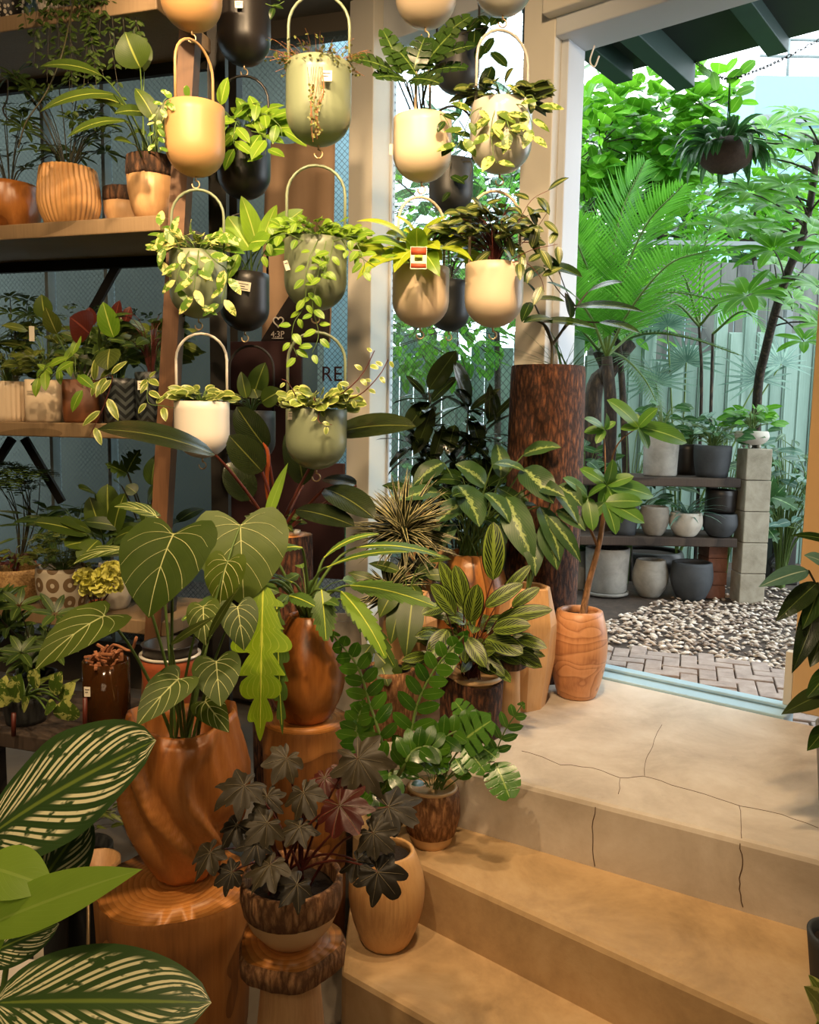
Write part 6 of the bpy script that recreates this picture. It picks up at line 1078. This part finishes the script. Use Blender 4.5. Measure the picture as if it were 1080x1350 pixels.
# umbrella tree at the right
B0 = gnd(985, 5.7); T = thing('umbrella_tree', 'umbrella tree with a dark slanting trunk and fingered leaves at the right of the doorway', 'tree', (B0.x+.12, 5.7, GZ)); b = MB(); s0 = [V((B0.x+.12, 5.7, GZ)), gv(998, 540, 5.4), gv(1010, 460, 5.1), gv(1035, 370, 4.6), gv(1062, 300, 4.5), gv(1080, 190, 4.4)]
b.tube(spline(s0, 6), [.035, .016], 8, False); f = MB()
for hx, hy, Yh, n_, l in [(uni(950, 1100), uni(160, 430), uni(4.4, 5.0), 8, .24) for _ in range(16)]+list(((1010, 170, 4.4, 8, .26), (975, 180, 4.5, 7, .2), (1060, 200, 4.3, 8, .28), (1035, 245, 4.3, 8, .26), (990, 255, 4.3, 8, .28), (960, 300, 4.4, 8, .26), (1070, 300, 4.2, 8, .28), (1020, 330, 4.3, 8, .28), (985, 390, 4.3, 8, .28), (1080, 380, 4.2, 8, .26), (1045, 410, 4.4, 7, .22), (1100, 250, 4.3, 8, .28), (1000, 210, 4.6, 8, .26), (1050, 150, 4.5, 7, .22), (940, 240, 4.6, 7, .24), (1090, 170, 4.4, 8, .26), (1060, 450, 4.5, 7, .2), (1015, 270, 4.5, 8, .26))):
    hb = gv(hx, hy, Yh); near = min(spline(s0, 6), key=lambda p: (p-hb).length+max(0, p.z-hb.z+.1)); b.tube(bez(near, near.lerp(hb, .5)+Z*.05, hb, 5), [.006, .003], 5, False); palmate(f, hb, V((uni(-.4, .4), -.5, .8)), n_, l*.78, l*.25, 1.25, 'ell', .6, ns=6)
f.build('foliage', L['out1'], T); b.build('trunk', m['trunk'], T)
def palm(name, label, base, fr, n, Lf, Wf, mat, trunk=None, tr=.03, ang=.95, vee=.2, drop=.3, cat='palm', up=Z, stem='twig'):
    T = thing(name, label, cat, base); b, s = MB(), MB()
    for pl in fr: s.tube(spline(pl, 6), [.011, .003], 6, False); frond(b, pl, n, Lf, Wf, ang, drop, .14, up, 'blade', .3, vee=vee)
    for pl in trunk or []: s.mi = 1; s.tube(spline(pl, 5), [tr, tr*.7], 8, False)
    b.build('fronds', L[mat], T); s.build('stem', [m[stem], m['trunk']], T); return T
B0 = gnd(800, 5.3); r0 = gv(800, 470, 5.3)
palm('feather_palm', 'feather palm with long arching fronds in the middle of the doorway', B0, [[r0, gv(815, 390, 5.1), gv(850, 300, 4.9), gv(900, 245, 4.7)], [r0, gv(800, 380, 5.2), gv(820, 280, 5.1), gv(850, 215, 5)], [r0, gv(790, 400, 5.2), gv(765, 330, 5), gv(745, 290, 4.9)], [r0, gv(830, 410, 5.0), gv(880, 350, 4.7), gv(935, 330, 4.5)], [r0, gv(850, 420, 5.4), gv(910, 330, 5.5), gv(960, 290, 5.5)], [r0, gv(780, 420, 5.1), gv(750, 380, 4.9), gv(735, 370, 4.8)]], 46, .34, .019, 'out2', [[B0, gv(805, 560, 5.3), r0]], .05)
B0 = gnd(792, 5.9); r0 = gv(790, 462, 5.9)
palm('cycad', 'cycad with a dark horizontal comb-like frond above the planter rack', B0, [[r0, gv(850, 440, 5.5), gv(910, 446, 5.3), gv(975, 468, 5.2)], [r0, gv(830, 400, 5.6), gv(880, 385, 5.3), gv(945, 395, 5.1)], [r0, gv(760, 430, 5.6), gv(740, 440, 5.4)], [r0, gv(820, 470, 5.5), gv(850, 500, 5.3), gv(870, 540, 5.2)], [r0, gv(800, 400, 6), gv(850, 350, 6), gv(890, 340, 6)]], 34, .2, .016, 'out3', [[B0, gv(782, 530, 5.9), gv(800, 490, 5.9), r0], [gv(795, 500, 5.9), gv(815, 470, 5.8), gv(832, 452, 5.8)]], .07)
B0 = gnd(925, 5.75); r0 = gv(922, 430, 5.75)
palm('cane_palm', 'slim cane palm with two upright canes above the rack', B0, [[r0, gv(900, 360, 5.6), gv(860, 330, 5.4)], [r0, gv(925, 350, 5.7), gv(940, 290, 5.6), gv(960, 270, 5.6)], [r0, gv(960, 390, 5.5), gv(1000, 400, 5.4)], [gv(940, 440, 5.8), gv(980, 410, 5.6), gv(1010, 440, 5.5)], [r0, gv(890, 400, 5.5), gv(855, 420, 5.3)]], 22, .24, .02, 'out2', [[B0, gv(925, 520, 5.75), r0], [B0+V((.08, 0, 0)), gv(938, 520, 5.8), gv(940, 440, 5.8)]], .014)
B0 = gnd(900, 6.1); T = thing('fan_palm', 'blue-green fan palm leaves spread against the pale fence', 'palm', B0); f, s = MB(), MB()
for hx, hy, ax in ((905, 478, (-.3, -1, .3)), (1030, 480, (.2, -1, .5)), (880, 430, (-.4, -1, .4)), (865, 505, (-.3, -.8, .6)), (1000, 500, (0, -1, .3))):
    hb = gv(hx, hy, 5.95); s.tube(bez(B0+Z*.1, B0.lerp(hb, .5)+Z*.2, hb, 6), [.01, .005], 5, False); ax = V(ax).normalized(); e1 = ax.cross(Z).normalized(); e2 = e1.cross(ax)
    for i in range(17): a = -.5+PI*1.3*i/16-.15; leaf(f, hb, e1*math.cos(a)+e2*math.sin(a)+ax*.1, uni(.24, .32), .03, 'blade', ax, .4, .25, ns=5, na=1)
f.build('fronds', L['out4'], T); s.build('stem', m['twig'], T)
# understory
for k, (x, y, Y, n, R, H, Lf, Wf, mt, kd, lb) in enumerate(((830, 560, 5.6, 60, .35, .35, .14, .05, 'out3', 'lance', 'dark leafy shrub behind the left end of the planter rack'), (960, 560, 5.7, 70, .4, .3, .12, .04, 'out3', 'lance', 'low fern-like shrub behind the charcoal bowl on the rack'), (1040, 580, 5.5, 90, .35, .5, .18, .05, 'out3', 'lance', 'drooping long-leaved shrub right of the block pillar'), (1085, 540, 5.3, 60, .35, .5, .16, .06, 'out4', 'lance', 'blue-green shrub at the right edge behind the door jamb'), (770, 600, 5.4, 60, .3, .4, .15, .06, 'out3', 'ovate', 'dark shrub just right of the bark log'), (560, 640, 5.2, 80, .5, .5, .15, .06, 'out3', 'ovate', 'dim shrub outside the window behind the rubber plant'), (690, 640, 5.6, 70, .5, .5, .16, .06, 'out3', 'lance', 'shrub outside the window left of the bark log'))):
    B0 = gnd(x, Y); T = thing('garden_shrub', lb, 'shrub', B0); top = q(x, y, Y).z; sprigs(T, B0, n, max(.3, top-GZ+.15), R, Lf, Wf, kd, L[mt], m['twig'], .8, .004, .3, ns=5)
B0 = gnd(1012, 5.35); T = thing('split_philodendron', 'small split-leaved philodendron right of the block pillar', 'plant', B0); rt = B0+Z*.05
for bp, tp, w in (((1015, 655, 5.2), (1052, 672, 5.1), 34), ((1008, 660, 5.2), (1020, 628, 5.2), 26), ((1012, 665, 5.2), (1035, 640, 5.2), 26), ((1005, 690, 5.2), (1025, 715, 5.1), 26), ((1000, 670, 5.3), (985, 650, 5.3), 20)): big_leaf(T, rt, bp, tp, w, L['out3'], m['twig'], 'lobe', th=.6, ns=50, pr=(.008, .005))

for k, (x, Yb, crowns, n, lb) in enumerate(((820, 9.5, ((820, 250, .9, .9), (740, 200, .8, .9), (900, 330, .8, .6)), 500, 'far green tree closing the gap behind the round-leaved tree'), (600, 9.0, ((560, 300, 1.0, 1.1), (660, 250, .9, 1.0), (500, 380, .8, .8)), 500, 'far green tree seen only through the wired window'), (1060, 10., ((1060, 300, 1.1, .5), (960, 330, 1., .5)), 420, 'far hedge of leaves just under the white house'))):
    B0 = gnd(x, Yb); tree('distant_tree', lb, B0, [[B0, gv(x, 450, Yb), gv(x, 350, Yb)]], [(gv(cx, cy, Yb), V((rx, .5, rz))) for cx, cy, rx, rz in crowns], n, .3, .16, 'ovate', 'out3' if k < 2 else 'out1', .06)
